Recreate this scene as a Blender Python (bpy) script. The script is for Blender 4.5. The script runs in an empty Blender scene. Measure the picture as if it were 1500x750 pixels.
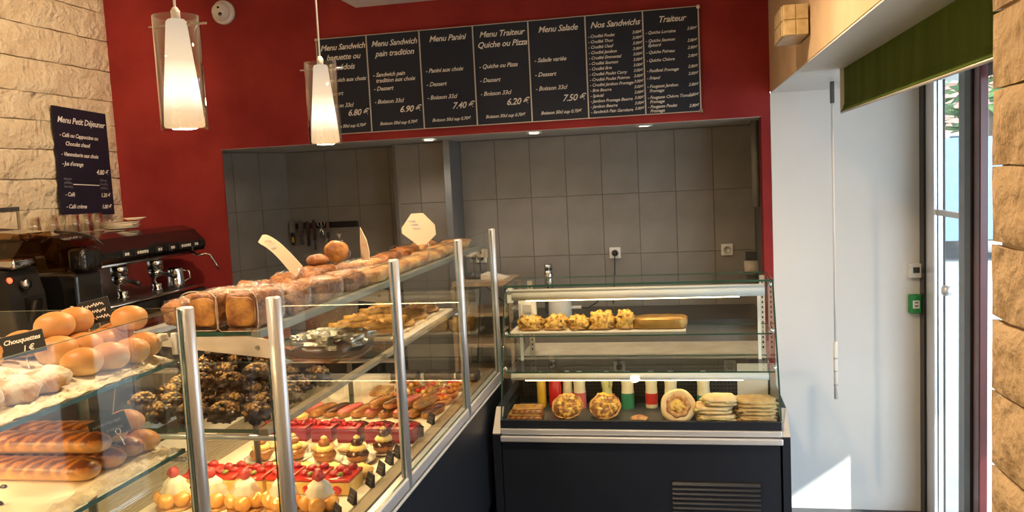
import bpy, bmesh, math, random
from mathutils import Matrix, Vector, noise

random.seed(7)
S = bpy.context.scene
C = S.collection
PI = math.pi

# ---------------------------------------------------------------- camera, world, sun, exposure
cam = bpy.data.cameras.new('camera')
cam.sensor_width = 36.0
cam.lens = 36.0 * 1210 / 1500
cam.clip_start = 0.02
cam_o = bpy.data.objects.new('camera', cam)
C.objects.link(cam_o)
# yaw about 11 degrees left, pitched 5 degrees down, rolled 3 degrees
cam_o.matrix_world = Matrix(((0.98012891, 0.03085296, 0.19594748, 0.0),
                             (0.19202792, 0.10004816, -0.97627642, 0.0),
                             (-0.04972521, 0.99450413, 0.09213547, 1.65),
                             (0, 0, 0, 1)))
S.camera = cam_o

wd = bpy.data.worlds.new('sky'); S.world = wd; wd.use_nodes = True
wn = wd.node_tree
bg = wn.nodes['Background']
bg.inputs['Color'].default_value = (0.72, 0.86, 1.0, 1)
bg.inputs['Strength'].default_value = 8.4

sun = bpy.data.lights.new('sun', 'SUN'); sun.energy = 9.0; sun.angle = 0.009; sun.color = (1.0, 0.95, 0.86)
sun_o = bpy.data.objects.new('sun', sun); C.objects.link(sun_o)
sun_o.rotation_euler = Vector((-1.0, 0.56, -0.76)).to_track_quat('-Z', 'Y').to_euler()
sun_o.location = (6, 0, 6)

S.view_settings.view_transform = 'Standard'
S.view_settings.look = 'None'
S.view_settings.gamma = 1.0
S.view_settings.exposure = 0.30
S.view_settings.use_curve_mapping = False
S.cycles.transparent_max_bounces = 40
S.cycles.max_bounces = 10
S.cycles.caustics_reflective = False
S.cycles.caustics_refractive = False

WARM = (1.0, 0.72, 0.43)

# ---------------------------------------------------------------- materials
def new_mat(name):
    m = bpy.data.materials.new(name); m.use_nodes = True
    return m, m.node_tree, m.node_tree.nodes['Principled BSDF']

def link(nt, a, b): nt.links.new(a, b)

def mat(name, col, rough=0.5, metal=0.0, spec=0.5, col2=None, scale=8.0, detail=4.0, lo=0.35, hi=0.65,
        bump=0.0, bscale=40.0, sub=0.0, coat=0.0, zcol=None, zlo=0.15, zhi=0.7, stretch=None, emit=None, estr=0.0, dist=0.01):
    m, nt, p = new_mat(name)
    p.inputs['Base Color'].default_value = (*col, 1)
    p.inputs['Roughness'].default_value = rough
    p.inputs['Metallic'].default_value = metal
    p.inputs['Specular IOR Level'].default_value = spec
    if sub: p.inputs['Subsurface Weight'].default_value = sub; p.inputs['Subsurface Radius'].default_value = (0.01, 0.006, 0.003)
    if coat: p.inputs['Coat Weight'].default_value = coat; p.inputs['Coat Roughness'].default_value = 0.08
    tc = nt.nodes.new('ShaderNodeTexCoord')
    vec = tc.outputs['Object']
    if stretch:
        mp = nt.nodes.new('ShaderNodeMapping'); mp.inputs['Scale'].default_value = stretch
        link(nt, vec, mp.inputs['Vector']); vec = mp.outputs['Vector']
    out = None
    if col2:
        n = nt.nodes.new('ShaderNodeTexNoise'); n.inputs['Scale'].default_value = scale; n.inputs['Detail'].default_value = detail
        link(nt, vec, n.inputs['Vector'])
        r = nt.nodes.new('ShaderNodeValToRGB')
        r.color_ramp.elements[0].position = lo; r.color_ramp.elements[0].color = (*col, 1)
        r.color_ramp.elements[1].position = hi; r.color_ramp.elements[1].color = (*col2, 1)
        link(nt, n.outputs['Fac'], r.inputs['Fac']); out = r.outputs['Color']
    if zcol:   # pale underside of a baked thing: its own colour, low in its own height
        sx = nt.nodes.new('ShaderNodeSeparateXYZ'); link(nt, tc.outputs['Generated'], sx.inputs[0])
        mr = nt.nodes.new('ShaderNodeMapRange'); mr.inputs['From Min'].default_value = zlo; mr.inputs['From Max'].default_value = zhi
        link(nt, sx.outputs['Z'], mr.inputs['Value'])
        mx = nt.nodes.new('ShaderNodeMix'); mx.data_type = 'RGBA'
        link(nt, mr.outputs['Result'], mx.inputs['Factor'])
        mx.inputs['A'].default_value = (*zcol, 1)
        if out: link(nt, out, mx.inputs['B'])
        else: mx.inputs['B'].default_value = (*col, 1)
        out = mx.outputs['Result']
    if out: link(nt, out, p.inputs['Base Color'])
    if bump:
        n2 = nt.nodes.new('ShaderNodeTexNoise'); n2.inputs['Scale'].default_value = bscale; n2.inputs['Detail'].default_value = 6
        link(nt, vec, n2.inputs['Vector'])
        b = nt.nodes.new('ShaderNodeBump'); b.inputs['Strength'].default_value = bump; b.inputs['Distance'].default_value = dist
        link(nt, n2.outputs['Fac'], b.inputs['Height']); link(nt, b.outputs['Normal'], p.inputs['Normal'])
    if emit:
        p.inputs['Emission Color'].default_value = (*emit, 1); p.inputs['Emission Strength'].default_value = estr
    return m

def glass_mat(name, tint=(0.97, 0.99, 0.98), gain=1.7, rough=0.0, bump=0.0, bscale=30.0, base=0.0):
    m, nt, p = new_mat(name); nt.nodes.remove(p)
    o = nt.nodes['Material Output']
    t = nt.nodes.new('ShaderNodeBsdfTransparent'); t.inputs['Color'].default_value = (*tint, 1)
    g = nt.nodes.new('ShaderNodeBsdfGlossy'); g.inputs['Roughness'].default_value = rough; g.inputs['Color'].default_value = (1, 1, 1, 1)
    fr = nt.nodes.new('ShaderNodeFresnel'); fr.inputs['IOR'].default_value = 1.5
    ge = nt.nodes.new('ShaderNodeNewGeometry')
    inv = nt.nodes.new('ShaderNodeMath'); inv.operation = 'SUBTRACT'; inv.inputs[0].default_value = 1.0
    link(nt, ge.outputs['Backfacing'], inv.inputs[1])
    mu = nt.nodes.new('ShaderNodeMath'); mu.operation = 'MULTIPLY_ADD'; mu.inputs[1].default_value = gain; mu.inputs[2].default_value = base
    link(nt, fr.outputs[0], mu.inputs[0])
    m2 = nt.nodes.new('ShaderNodeMath'); m2.operation = 'MULTIPLY'; m2.use_clamp = True
    link(nt, mu.outputs[0], m2.inputs[0]); link(nt, inv.outputs[0], m2.inputs[1])
    mx = nt.nodes.new('ShaderNodeMixShader')
    link(nt, m2.outputs[0], mx.inputs['Fac']); link(nt, t.outputs[0], mx.inputs[1]); link(nt, g.outputs[0], mx.inputs[2])
    if bump:
        tc = nt.nodes.new('ShaderNodeTexCoord')
        n2 = nt.nodes.new('ShaderNodeTexNoise'); n2.inputs['Scale'].default_value = bscale; n2.inputs['Detail'].default_value = 3
        link(nt, tc.outputs['Object'], n2.inputs['Vector'])
        b = nt.nodes.new('ShaderNodeBump'); b.inputs['Strength'].default_value = bump; b.inputs['Distance'].default_value = 0.02
        link(nt, n2.outputs['Fac'], b.inputs['Height']); link(nt, b.outputs['Normal'], g.inputs['Normal'])
    link(nt, mx.outputs[0], o.inputs['Surface'])
    return m

def emit_mat(name, col, strength):
    m, nt, p = new_mat(name); nt.nodes.remove(p)
    e = nt.nodes.new('ShaderNodeEmission'); e.inputs['Color'].default_value = (*col, 1); e.inputs['Strength'].default_value = strength
    link(nt, e.outputs[0], nt.nodes['Material Output'].inputs['Surface'])
    return m

M = {}
M['red'] = mat('red_plaster', (0.25, 0.021, 0.021), 0.75, col2=(0.335, 0.035, 0.033), scale=3.5, bump=0.15, bscale=60, spec=0.25)
M['peach'] = mat('peach_plaster', (0.62, 0.44, 0.28), 0.8, col2=(0.71, 0.53, 0.36), scale=4, bump=0.1, bscale=50, spec=0.2)
M['white'] = mat('white_paint', (0.78, 0.78, 0.77), 0.45, col2=(0.82, 0.82, 0.81), scale=2, bump=0.03, bscale=80, spec=0.4)
M['cream'] = mat('cream_paint', (0.75, 0.68, 0.56), 0.7, col2=(0.79, 0.72, 0.60), scale=3)
M['stone'] = mat('cream_split_stone', (0.68, 0.55, 0.38), 0.9, col2=(0.80, 0.69, 0.52), scale=9, lo=0.3, hi=0.7, bump=1.0, bscale=22, spec=0.15, dist=0.035)
M['stone_tan'] = mat('tan_split_stone', (0.34, 0.235, 0.13), 0.9, col2=(0.62, 0.46, 0.29), scale=17, detail=9, lo=0.28, hi=0.48, bump=1.0, bscale=30, spec=0.15, dist=0.015)
M['mortar'] = mat('stone_joint', (0.50, 0.40, 0.27), 0.95, col2=(0.5, 0.4, 0.28), scale=20, bump=0.3)
M['tile'] = mat('grey_tile', (0.215, 0.20, 0.185), 0.42, col2=(0.27, 0.255, 0.235), scale=5, detail=8, bump=0.04, bscale=30, spec=0.4)
M['grout'] = mat('dark_grout', (0.135, 0.126, 0.115), 0.9, col2=(0.15, 0.14, 0.13))
M['niche_ceiling'] = mat('niche_ceiling_paint', (0.55, 0.54, 0.52), 0.7, col2=(0.58, 0.57, 0.55))
M['floor'] = mat('dark_floor', (0.035, 0.037, 0.042), 0.4, col2=(0.06, 0.06, 0.065), scale=6, bump=0.05)
M['alu'] = mat('brushed_aluminium', (0.74, 0.76, 0.80), 0.30, metal=0.55, col2=(0.80, 0.82, 0.86), scale=3, stretch=(1, 1, 0.05))
M['steel'] = mat('stainless_steel', (0.60, 0.60, 0.60), 0.22, metal=1.0, col2=(0.68, 0.68, 0.67), scale=6)
M['chrome'] = mat('chrome', (0.80, 0.80, 0.80), 0.07, metal=1.0, col2=(0.84, 0.84, 0.84))
M['navy'] = mat('navy_black_panel', (0.010, 0.013, 0.021), 0.42, col2=(0.012, 0.016, 0.026), scale=3, spec=0.4)
M['black'] = mat('black_plastic', (0.010, 0.010, 0.011), 0.35, col2=(0.015, 0.014, 0.014), scale=8)
M['gloss_black'] = mat('gloss_black', (0.008, 0.008, 0.009), 0.10, col2=(0.010, 0.010, 0.011), coat=0.6)
M['dark_grey'] = mat('dark_grey_metal', (0.05, 0.05, 0.052), 0.4, col2=(0.06, 0.06, 0.062))
M['white_plastic'] = mat('white_plastic', (0.78, 0.77, 0.74), 0.4, col2=(0.82, 0.81, 0.78))
M['beige_panel'] = mat('beige_panel', (0.62, 0.55, 0.45), 0.5, col2=(0.66, 0.59, 0.49))
M['sill'] = mat('taupe_sill', (0.27, 0.22, 0.155), 0.4, col2=(0.30, 0.25, 0.18))
M['ledge'] = mat('beige_stone_ledge', (0.55, 0.48, 0.38), 0.4, col2=(0.68, 0.62, 0.52), scale=12)
M['board'] = mat('menu_board_black', (0.019, 0.026, 0.046), 0.5, col2=(0.023, 0.031, 0.053), scale=2, spec=0.25)
M['board_navy'] = mat('menu_board_navy', (0.014, 0.014, 0.030), 0.5, col2=(0.018, 0.018, 0.036), spec=0.25)
M['ink_white'] = mat('white_lettering', (0.85, 0.84, 0.80), 0.6, col2=(0.88, 0.87, 0.83))
M['ink_red'] = mat('faded_red_ink', (0.75, 0.38, 0.30), 0.7, col2=(0.8, 0.45, 0.36))
M['ink_blue'] = mat('faded_blue_ink', (0.42, 0.50, 0.58), 0.7, col2=(0.5, 0.56, 0.62))
M['ink_dim'] = mat('dim_grey_drawing', (0.16, 0.16, 0.20), 0.6, col2=(0.18, 0.18, 0.22))
M['frame_grey'] = mat('grey_board_trim', (0.55, 0.53, 0.50), 0.4, metal=0.3, col2=(0.6, 0.58, 0.55))
M['card'] = mat('cream_card', (0.66, 0.53, 0.39), 0.75, col2=(0.70, 0.57, 0.43), sub=0.0)
M['slate'] = mat('black_price_card', (0.014, 0.015, 0.016), 0.5, col2=(0.02, 0.022, 0.022), scale=30)
M['green'] = mat('olive_green_blind', (0.052, 0.085, 0.008), 0.75, col2=(0.078, 0.115, 0.014), scale=14, stretch=(1, 1, 0.15), spec=0.15)
M['green_box'] = mat('green_plastic', (0.015, 0.25, 0.05), 0.4, col2=(0.02, 0.28, 0.06))
M['maroon'] = mat('maroon_paint', (0.085, 0.018, 0.020), 0.3, col2=(0.11, 0.025, 0.026))
M['wood'] = mat('light_wood', (0.36, 0.25, 0.15), 0.6, col2=(0.48, 0.36, 0.23), scale=6, stretch=(1, 12, 12))
M['crate'] = mat('terracotta_crate', (0.42, 0.14, 0.05), 0.6, col2=(0.52, 0.20, 0.08), scale=6)
M['paper'] = mat('cream_tray_paper', (0.80, 0.69, 0.52), 0.6, col2=(0.84, 0.73, 0.56), scale=3)
M['doily'] = mat('gilt_lace_paper', (0.68, 0.56, 0.36), 0.6, col2=(0.82, 0.73, 0.54), scale=60, bump=0.6, bscale=120)
M['mosaic'] = mat('tan_mosaic_glass', (0.50, 0.36, 0.18), 0.3, col2=(0.66, 0.52, 0.30), scale=40)
M['glass'] = glass_mat('clear_glass', gain=0.8)
M['glass_door'] = glass_mat('door_glass', tint=(0.95, 0.98, 0.98), gain=0.55)
M['glass_edge'] = mat('green_glass_edge', (0.02, 0.07, 0.05), 0.15, col2=(0.03, 0.09, 0.065))
M['film'] = glass_mat('cellophane', tint=(0.97, 0.95, 0.93), gain=0.65, rough=0.05, bump=1.0, bscale=75, base=0.0)
M['lamp_glass'] = glass_mat('pendant_glass', tint=(0.96, 0.94, 0.92), gain=2.2, base=0.02)
M['amber'] = glass_mat('smoked_amber_acrylic', tint=(0.62, 0.48, 0.30), gain=1.2)
M['drink_glass'] = glass_mat('drinking_glass', tint=(0.90, 0.88, 0.84), gain=3.0, base=0.12)
M['tube'] = emit_mat('warm_tube_glow', (1.0, 0.74, 0.38), 14.0)
M['strip'] = emit_mat('warm_strip_glow', (1.0, 0.68, 0.32), 75.0)
M['strip2'] = emit_mat('amber_strip_glow', (1.0, 0.60, 0.22), 58.0)
M['disc'] = emit_mat('spot_disc_glow', (1.0, 0.85, 0.62), 14.0)
# foods
M['bun'] = mat('glazed_bun_crust', (0.46, 0.185, 0.05), 0.42, col2=(0.57, 0.26, 0.08), scale=30, zcol=(0.74, 0.50, 0.24), zlo=0.1, zhi=0.75, sub=0.05, spec=0.35)
M['bread'] = mat('striped_milk_bread_crust', (0.36, 0.10, 0.022), 0.35, col2=(0.62, 0.29, 0.08), scale=16, lo=0.42, hi=0.58, stretch=(1.3, 3.2, 0.6), zcol=(0.74, 0.46, 0.19), zlo=0.1, zhi=0.55)
def bread_mat():
    m, nt, p = new_mat('striped_milk_bread_crust'); p.inputs['Roughness'].default_value = 0.36
    tc = nt.nodes.new('ShaderNodeTexCoord')
    mp = nt.nodes.new('ShaderNodeMapping'); mp.inputs['Rotation'].default_value = (0, 0, 0.9); link(nt, tc.outputs['Object'], mp.inputs['Vector'])
    wv = nt.nodes.new('ShaderNodeTexWave'); wv.inputs['Scale'].default_value = 20; wv.inputs['Distortion'].default_value = 5.0; wv.inputs['Detail'].default_value = 3; wv.inputs['Detail Scale'].default_value = 2
    link(nt, mp.outputs['Vector'], wv.inputs['Vector'])
    r = nt.nodes.new('ShaderNodeValToRGB'); e = r.color_ramp.elements
    e[0].position = 0.25; e[0].color = (0.17, 0.042, 0.010, 1); e[1].position = 0.85; e[1].color = (0.50, 0.19, 0.04, 1)
    link(nt, wv.outputs['Fac'], r.inputs['Fac'])
    sx = nt.nodes.new('ShaderNodeSeparateXYZ'); link(nt, tc.outputs['Generated'], sx.inputs[0])
    mr = nt.nodes.new('ShaderNodeMapRange'); mr.inputs['From Min'].default_value = 0.12; mr.inputs['From Max'].default_value = 0.62; link(nt, sx.outputs['Z'], mr.inputs['Value'])
    mx = nt.nodes.new('ShaderNodeMix'); mx.data_type = 'RGBA'; mx.inputs['A'].default_value = (0.76, 0.48, 0.20, 1)
    link(nt, mr.outputs['Result'], mx.inputs['Factor']); link(nt, r.outputs['Color'], mx.inputs['B']); link(nt, mx.outputs['Result'], p.inputs['Base Color'])
    return m
M['bread'] = bread_mat()
M['loaf'] = mat('brown_loaf_crust', (0.13, 0.045, 0.014), 0.4, col2=(0.40, 0.17, 0.05), scale=34, detail=8, bump=0.8, bscale=70)
M['loaf_cut'] = mat('golden_loaf_cut_face', (0.22, 0.075, 0.018), 0.5, col2=(0.58, 0.28, 0.06), scale=30, detail=7, bump=0.4, bscale=90)
M['almond'] = mat('almond_biscuit', (0.30, 0.13, 0.04), 0.6, col2=(0.62, 0.40, 0.17), scale=35, bump=0.4)
M['sugar'] = mat('sugar_dusted_pastry', (0.70, 0.60, 0.48), 0.8, col2=(0.45, 0.24, 0.10), scale=40, lo=0.42, hi=0.62, bump=0.7, bscale=60)
M['choc'] = mat('dark_chocolate', (0.035, 0.016, 0.010), 0.35, col2=(0.06, 0.03, 0.018), scale=40, bump=0.5, bscale=80)
M['nut'] = mat('caramel_nuts', (0.30, 0.13, 0.03), 0.3, col2=(0.70, 0.44, 0.17), scale=50)
M['foil'] = mat('crumpled_foil', (0.50, 0.48, 0.42), 0.22, metal=0.9, col2=(0.56, 0.54, 0.47), bump=0.6, bscale=30)
M['tart_gold'] = mat('golden_brioche', (0.24, 0.09, 0.018), 0.5, col2=(0.52, 0.30, 0.065), scale=40, bump=0.4, bscale=60)
M['cream_food'] = mat('whipped_cream', (0.83, 0.73, 0.56), 0.6, col2=(0.86, 0.77, 0.61), sub=0.1)
M['butter'] = mat('yellow_butter_cream', (0.80, 0.56, 0.16), 0.5, col2=(0.85, 0.63, 0.22), scale=40)
M['custard'] = mat('yellow_custard_sponge', (0.74, 0.47, 0.12), 0.6, col2=(0.80, 0.56, 0.20), scale=60, bump=0.2)
M['glaze'] = mat('red_fruit_glaze', (0.52, 0.018, 0.012), 0.15, col2=(0.66, 0.045, 0.02), scale=25, coat=0.5)
M['berry'] = mat('red_berry', (0.35, 0.012, 0.016), 0.25, col2=(0.46, 0.03, 0.03), scale=60, bump=0.4, bscale=150, coat=0.3)
M['leafg'] = mat('green_fruit', (0.20, 0.22, 0.03), 0.3, col2=(0.28, 0.26, 0.05), scale=50)
M['coffee_ice'] = mat('coffee_icing', (0.27, 0.105, 0.03), 0.25, col2=(0.31, 0.13, 0.04), coat=0.3)
M['choc_ice'] = mat('chocolate_icing', (0.07, 0.022, 0.010), 0.2, col2=(0.09, 0.03, 0.014), coat=0.4)
M['choux'] = mat('choux_pastry', (0.30, 0.11, 0.028), 0.5, col2=(0.44, 0.19, 0.055), scale=40, bump=0.4, bscale=80)
M['caramel'] = mat('caramel_choux', (0.60, 0.25, 0.045), 0.22, col2=(0.72, 0.37, 0.09), scale=45, coat=0.4)
M['pale_cake'] = mat('pale_shell_cake', (0.66, 0.42, 0.20), 0.55, col2=(0.76, 0.55, 0.32), scale=25)
M['dish'] = mat('white_paper_dish', (0.78, 0.70, 0.58), 0.6, col2=(0.82, 0.74, 0.62))
M['wine'] = mat('wine_red_cake', (0.20, 0.010, 0.022), 0.3, col2=(0.25, 0.016, 0.03), scale=30)
M['pink_ice'] = mat('pink_icing', (0.58, 0.09, 0.09), 0.25, col2=(0.68, 0.18, 0.17), coat=0.3)
M['orange_fruit'] = mat('orange_fruit', (0.62, 0.20, 0.02), 0.22, col2=(0.74, 0.34, 0.05), scale=40, coat=0.4)
M['crust'] = mat('tart_crust', (0.45, 0.22, 0.07), 0.6, col2=(0.56, 0.31, 0.12), scale=40)
M['pizza'] = mat('melted_cheese_pizza', (0.40, 0.14, 0.03), 0.45, col2=(0.82, 0.52, 0.12), scale=60, detail=6, lo=0.36, hi=0.5, bump=0.6, bscale=80)
M['gilt'] = mat('gilt_cardboard', (0.30, 0.15, 0.03), 0.3, metal=0.4, col2=(0.48, 0.28, 0.07), scale=10)
M['ham'] = mat('browned_filling', (0.36, 0.12, 0.05), 0.5, col2=(0.62, 0.36, 0.14), scale=60, bump=0.5)
M['quiche'] = mat('quiche_filling', (0.20, 0.065, 0.015), 0.5, col2=(0.74, 0.42, 0.06), scale=55, detail=6, lo=0.43, hi=0.58, bump=0.6, bscale=90)
M['pale_bread'] = mat('pale_floured_bread', (0.66, 0.43, 0.19), 0.7, col2=(0.78, 0.60, 0.36), scale=20, bump=0.3)
M['filling'] = mat('salad_filling', (0.22, 0.24, 0.06), 0.6, col2=(0.70, 0.55, 0.28), scale=70, bump=0.6)
M['panini'] = mat('grilled_panini', (0.42, 0.25, 0.09), 0.6, col2=(0.62, 0.44, 0.20), scale=22, bump=0.5, bscale=50)
M['mustard'] = mat('mustard_plastic', (0.62, 0.36, 0.02), 0.35, col2=(0.66, 0.40, 0.03))
M['ketchup'] = mat('ketchup_plastic', (0.50, 0.010, 0.008), 0.3, col2=(0.56, 0.016, 0.012))
M['mayo'] = mat('mayonnaise_plastic', (0.80, 0.70, 0.48), 0.35, col2=(0.83, 0.73, 0.52), sub=0.05)
M['olive_plastic'] = mat('pale_olive_plastic', (0.62, 0.58, 0.22), 0.3, col2=(0.68, 0.63, 0.28))
M['label_pink'] = mat('pink_label', (0.60, 0.12, 0.12), 0.4, col2=(0.64, 0.15, 0.15))
M['label_green'] = mat('green_label', (0.03, 0.20, 0.11), 0.4, col2=(0.05, 0.25, 0.14))
M['label_red'] = mat('red_label', (0.50, 0.03, 0.02), 0.4, col2=(0.55, 0.04, 0.03))
M['blue_paint'] = mat('pale_blue_paint', (0.10, 0.16, 0.26), 0.4, col2=(0.12, 0.18, 0.28))
M['pave'] = mat('pale_pavement', (0.17, 0.175, 0.17), 0.8, col2=(0.24, 0.245, 0.24), scale=3)
M['facade'] = mat('pale_facade', (0.55, 0.50, 0.44), 0.8, col2=(0.6, 0.55, 0.49), scale=2)
M['pinkwall'] = mat('pink_render', (0.34, 0.13, 0.10), 0.8, col2=(0.38, 0.16, 0.13), scale=2)
M['leaf'] = mat('tree_leaves', (0.05, 0.10, 0.03), 0.6, col2=(0.10, 0.17, 0.05), scale=3)
M['bark'] = mat('bark', (0.10, 0.07, 0.05), 0.9, col2=(0.14, 0.10, 0.07), scale=10)
M['dark_glass'] = mat('dark_window', (0.03, 0.04, 0.05), 0.08, col2=(0.035, 0.045, 0.055))
M['canvas'] = mat('ecru_canvas', (0.45, 0.40, 0.32), 0.85, col2=(0.5, 0.45, 0.36), scale=10)

# ---------------------------------------------------------------- mesh builder
class MB:
    def __init__(s): s.v = []; s.f = []; s.mi = []
    def add(s, vs, fs, mi=0):
        o = len(s.v); s.v += [tuple(p) for p in vs]
        for f in fs: s.f.append(tuple(i + o for i in f)); s.mi.append(mi)
        return s
    def box(s, x0, x1, y0, y1, z0, z1, mi=0):
        v = [(x, y, z) for z in (z0, z1) for y in (y0, y1) for x in (x0, x1)]
        return s.add(v, [(0, 2, 3, 1), (4, 5, 7, 6), (0, 1, 5, 4), (2, 6, 7, 3), (0, 4, 6, 2), (1, 3, 7, 5)], mi)
    def rbox(s, x0, x1, y0, y1, z0, z1, r=0.004, seg=2, mi=0):
        bm = bmesh.new(); bmesh.ops.create_cube(bm, size=1)
        for v in bm.verts:
            v.co = ((x0 + x1) / 2 + v.co.x * (x1 - x0), (y0 + y1) / 2 + v.co.y * (y1 - y0), (z0 + z1) / 2 + v.co.z * (z1 - z0))
        bmesh.ops.bevel(bm, geom=list(bm.edges), offset=r, segments=seg, affect='EDGES', profile=0.5)
        bm.verts.index_update()
        s.add([v.co[:] for v in bm.verts], [[v.index for v in f.verts] for f in bm.faces], mi); bm.free()
        return s
    def hexa(s, b, t, mi=0):   # four bottom points and four top points, counter-clockwise from above
        return s.add(list(b) + list(t), [(3, 2, 1, 0), (4, 5, 6, 7), (0, 1, 5, 4), (1, 2, 6, 5), (2, 3, 7, 6), (3, 0, 4, 7)], mi)
    def tube(s, pts, r, n=10, caps=True, mi=0):
        pts = [Vector(p) for p in pts]; k = len(pts)
        rs = r if isinstance(r, (list, tuple)) else [r] * k
        vs = []; fs = []
        ref = None
        for i, p in enumerate(pts):
            d = (pts[min(i + 1, k - 1)] - pts[max(i - 1, 0)]).normalized()
            if ref is None:
                ref = Vector((0, 0, 1)) if abs(d.z) < 0.9 else Vector((1, 0, 0))
            u = d.cross(ref).normalized(); w = u.cross(d).normalized(); ref = w
            for j in range(n):
                a = 2 * PI * j / n
                vs.append(p + (u * math.cos(a) + w * math.sin(a)) * rs[i])
        for i in range(k - 1):
            for j in range(n):
                a, b = i * n + j, i * n + (j + 1) % n
                fs.append((a, b, b + n, a + n))
        if caps:
            fs.append(tuple(range(n - 1, -1, -1))); fs.append(tuple((k - 1) * n + j for j in range(n)))
        return s.add(vs, fs, mi)
    def lathe(s, prof, n=20, c=(0, 0, 0), wob=0.0, lobes=0, mi=0):
        vs = []; fs = []; k = len(prof)
        for (r, z) in prof:
            for j in range(n):
                a = 2 * PI * j / n
                rr = r * (1 + wob * math.cos(lobes * a))
                vs.append((c[0] + rr * math.cos(a), c[1] + rr * math.sin(a), c[2] + z))
        for i in range(k - 1):
            for j in range(n):
                a, b = i * n + j, i * n + (j + 1) % n
                fs.append((a, b, b + n, a + n))
        if prof[0][0] > 1e-5: fs.append(tuple(range(n - 1, -1, -1)))
        if prof[-1][0] > 1e-5: fs.append(tuple((k - 1) * n + j for j in range(n)))
        return s.add(vs, fs, mi)
    def blob(s, c, r, nu=14, nv=8, amp=0.0, freq=30.0, seed=0, flat=None, power=1.0, mi=0):
        vs = []; fs = []
        rx, ry, rz = r
        def sp(x): return math.copysign(abs(x) ** power, x)
        for i in range(nv + 1):
            t = PI * i / nv
            for j in range(nu):
                a = 2 * PI * j / nu
                p = Vector((sp(math.sin(t)) * sp(math.cos(a)), sp(math.sin(t)) * sp(math.sin(a)), -sp(math.cos(t))))
                k = 1 + (amp * noise.noise(Vector((p.x * rx, p.y * ry, p.z * rz)) * freq + Vector((seed * 7.3, seed * 1.9, seed))) if amp else 0)
                z = c[2] + p.z * rz * k
                if flat is not None: z = max(z, flat)
                vs.append((c[0] + p.x * rx * k, c[1] + p.y * ry * k, z))
        for i in range(nv):
            for j in range(nu):
                a, b = i * nu + j, i * nu + (j + 1) % nu
                fs.append((a, b, b + nu, a + nu))
        return s.add(vs, fs, mi)
    def prism(s, poly, axis, a, b, mi=0):   # poly in the other two axes (x,y,z order), extruded from a to b
        n = len(poly); vs = []
        for t in (a, b):
            for (p, q) in poly:
                vs.append({'x': (t, p, q), 'y': (p, t, q), 'z': (p, q, t)}[axis])
        fs = [tuple(range(n)), tuple(range(2 * n - 1, n - 1, -1))] + [(i, i + n, (i + 1) % n + n, (i + 1) % n) for i in range(n)]
        return s.add(vs, fs, mi)
    def xf(s, m, start=0):
        s.v = s.v[:start] + [tuple(m @ Vector(p)) for p in s.v[start:]]
        return s

def build(name, mb, m, parent=None, smooth=False, loc=None, world=False):
    me = bpy.data.meshes.new(name)
    vs = mb.v
    if world and parent is not None:
        L = parent.location if parent.parent is None else parent.parent.location + parent.location
        if parent.parent is not None and parent.parent.parent is not None: L = L + parent.parent.parent.location
        vs = [(x - L.x, y - L.y, z - L.z) for x, y, z in vs]
    me.from_pydata(vs, [], mb.f)
    ms = m if isinstance(m, (list, tuple)) else [m]
    for q in ms: me.materials.append(M[q] if isinstance(q, str) else q)
    bm = bmesh.new(); bm.from_mesh(me); bm.faces.ensure_lookup_table()
    for i, f in enumerate(bm.faces):
        f.material_index = mb.mi[i]; f.smooth = smooth
    bmesh.ops.remove_doubles(bm, verts=bm.verts, dist=1e-6)
    bmesh.ops.recalc_face_normals(bm, faces=bm.faces)
    bm.to_mesh(me); bm.free()
    o = bpy.data.objects.new(name, me); C.objects.link(o)
    if name in ('lettering', 'cup_drawing', 'slots'): o['kind'] = 'stuff'      # flat print and tiny marks
    if parent is not None: o.parent = parent
    if loc is not None: o.location = loc
    return o

def tag(o, label, cat, group=None, kind=None):
    if label: o['label'] = label
    if cat: o['category'] = cat
    if group: o['group'] = group
    if kind: o['kind'] = kind
    return o

def thing(name, label, cat, loc=(0, 0, 0), rotz=0.0, group=None):
    o = bpy.data.objects.new(name, None); C.objects.link(o)
    o.empty_display_size = 0.05
    o.location = loc; o.rotation_euler = (0, 0, rotz)
    return tag(o, label, cat, group)

def struct(name, mb, m, parent=None, smooth=False):
    o = build(name, mb, m, parent, smooth)
    if parent is None: o['kind'] = 'structure'
    return o

KIDS = {}
def dup(root, loc, rotz=0.0, label=None, group=None, scale=None, mats=None):
    kids = [c for c in C.objects if c.parent is root] if root.name not in KIDS else KIDS[root.name]
    KIDS[root.name] = kids
    r = root.copy(); C.objects.link(r); r.location = loc; r.rotation_euler = (0, 0, rotz)
    if label: r['label'] = label
    if group: r['group'] = group
    if scale: r.scale = scale if isinstance(scale, (list, tuple)) else (scale,) * 3
    for ch in kids:
        c = ch.copy(); C.objects.link(c); c.parent = r
        for g in [x for x in C.objects if x.parent is ch]:
            d = g.copy(); C.objects.link(d); d.parent = c
    return r

class Maker:
    """first call places the prototype itself, later calls place copies of it"""
    def __init__(s, root): s.root = root; s.used = False
    def put(s, loc, rotz=0.0, label=None, group=None, scale=None):
        if not s.used:
            s.used = True; r = s.root
            r.location = loc; r.rotation_euler = (0, 0, rotz)
            if label: r['label'] = label
            if group: r['group'] = group
            if scale: r.scale = scale if isinstance(scale, (list, tuple)) else (scale,) * 3
            return r
        return dup(s.root, loc, rotz, label, group, scale or (1, 1, 1))

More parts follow.
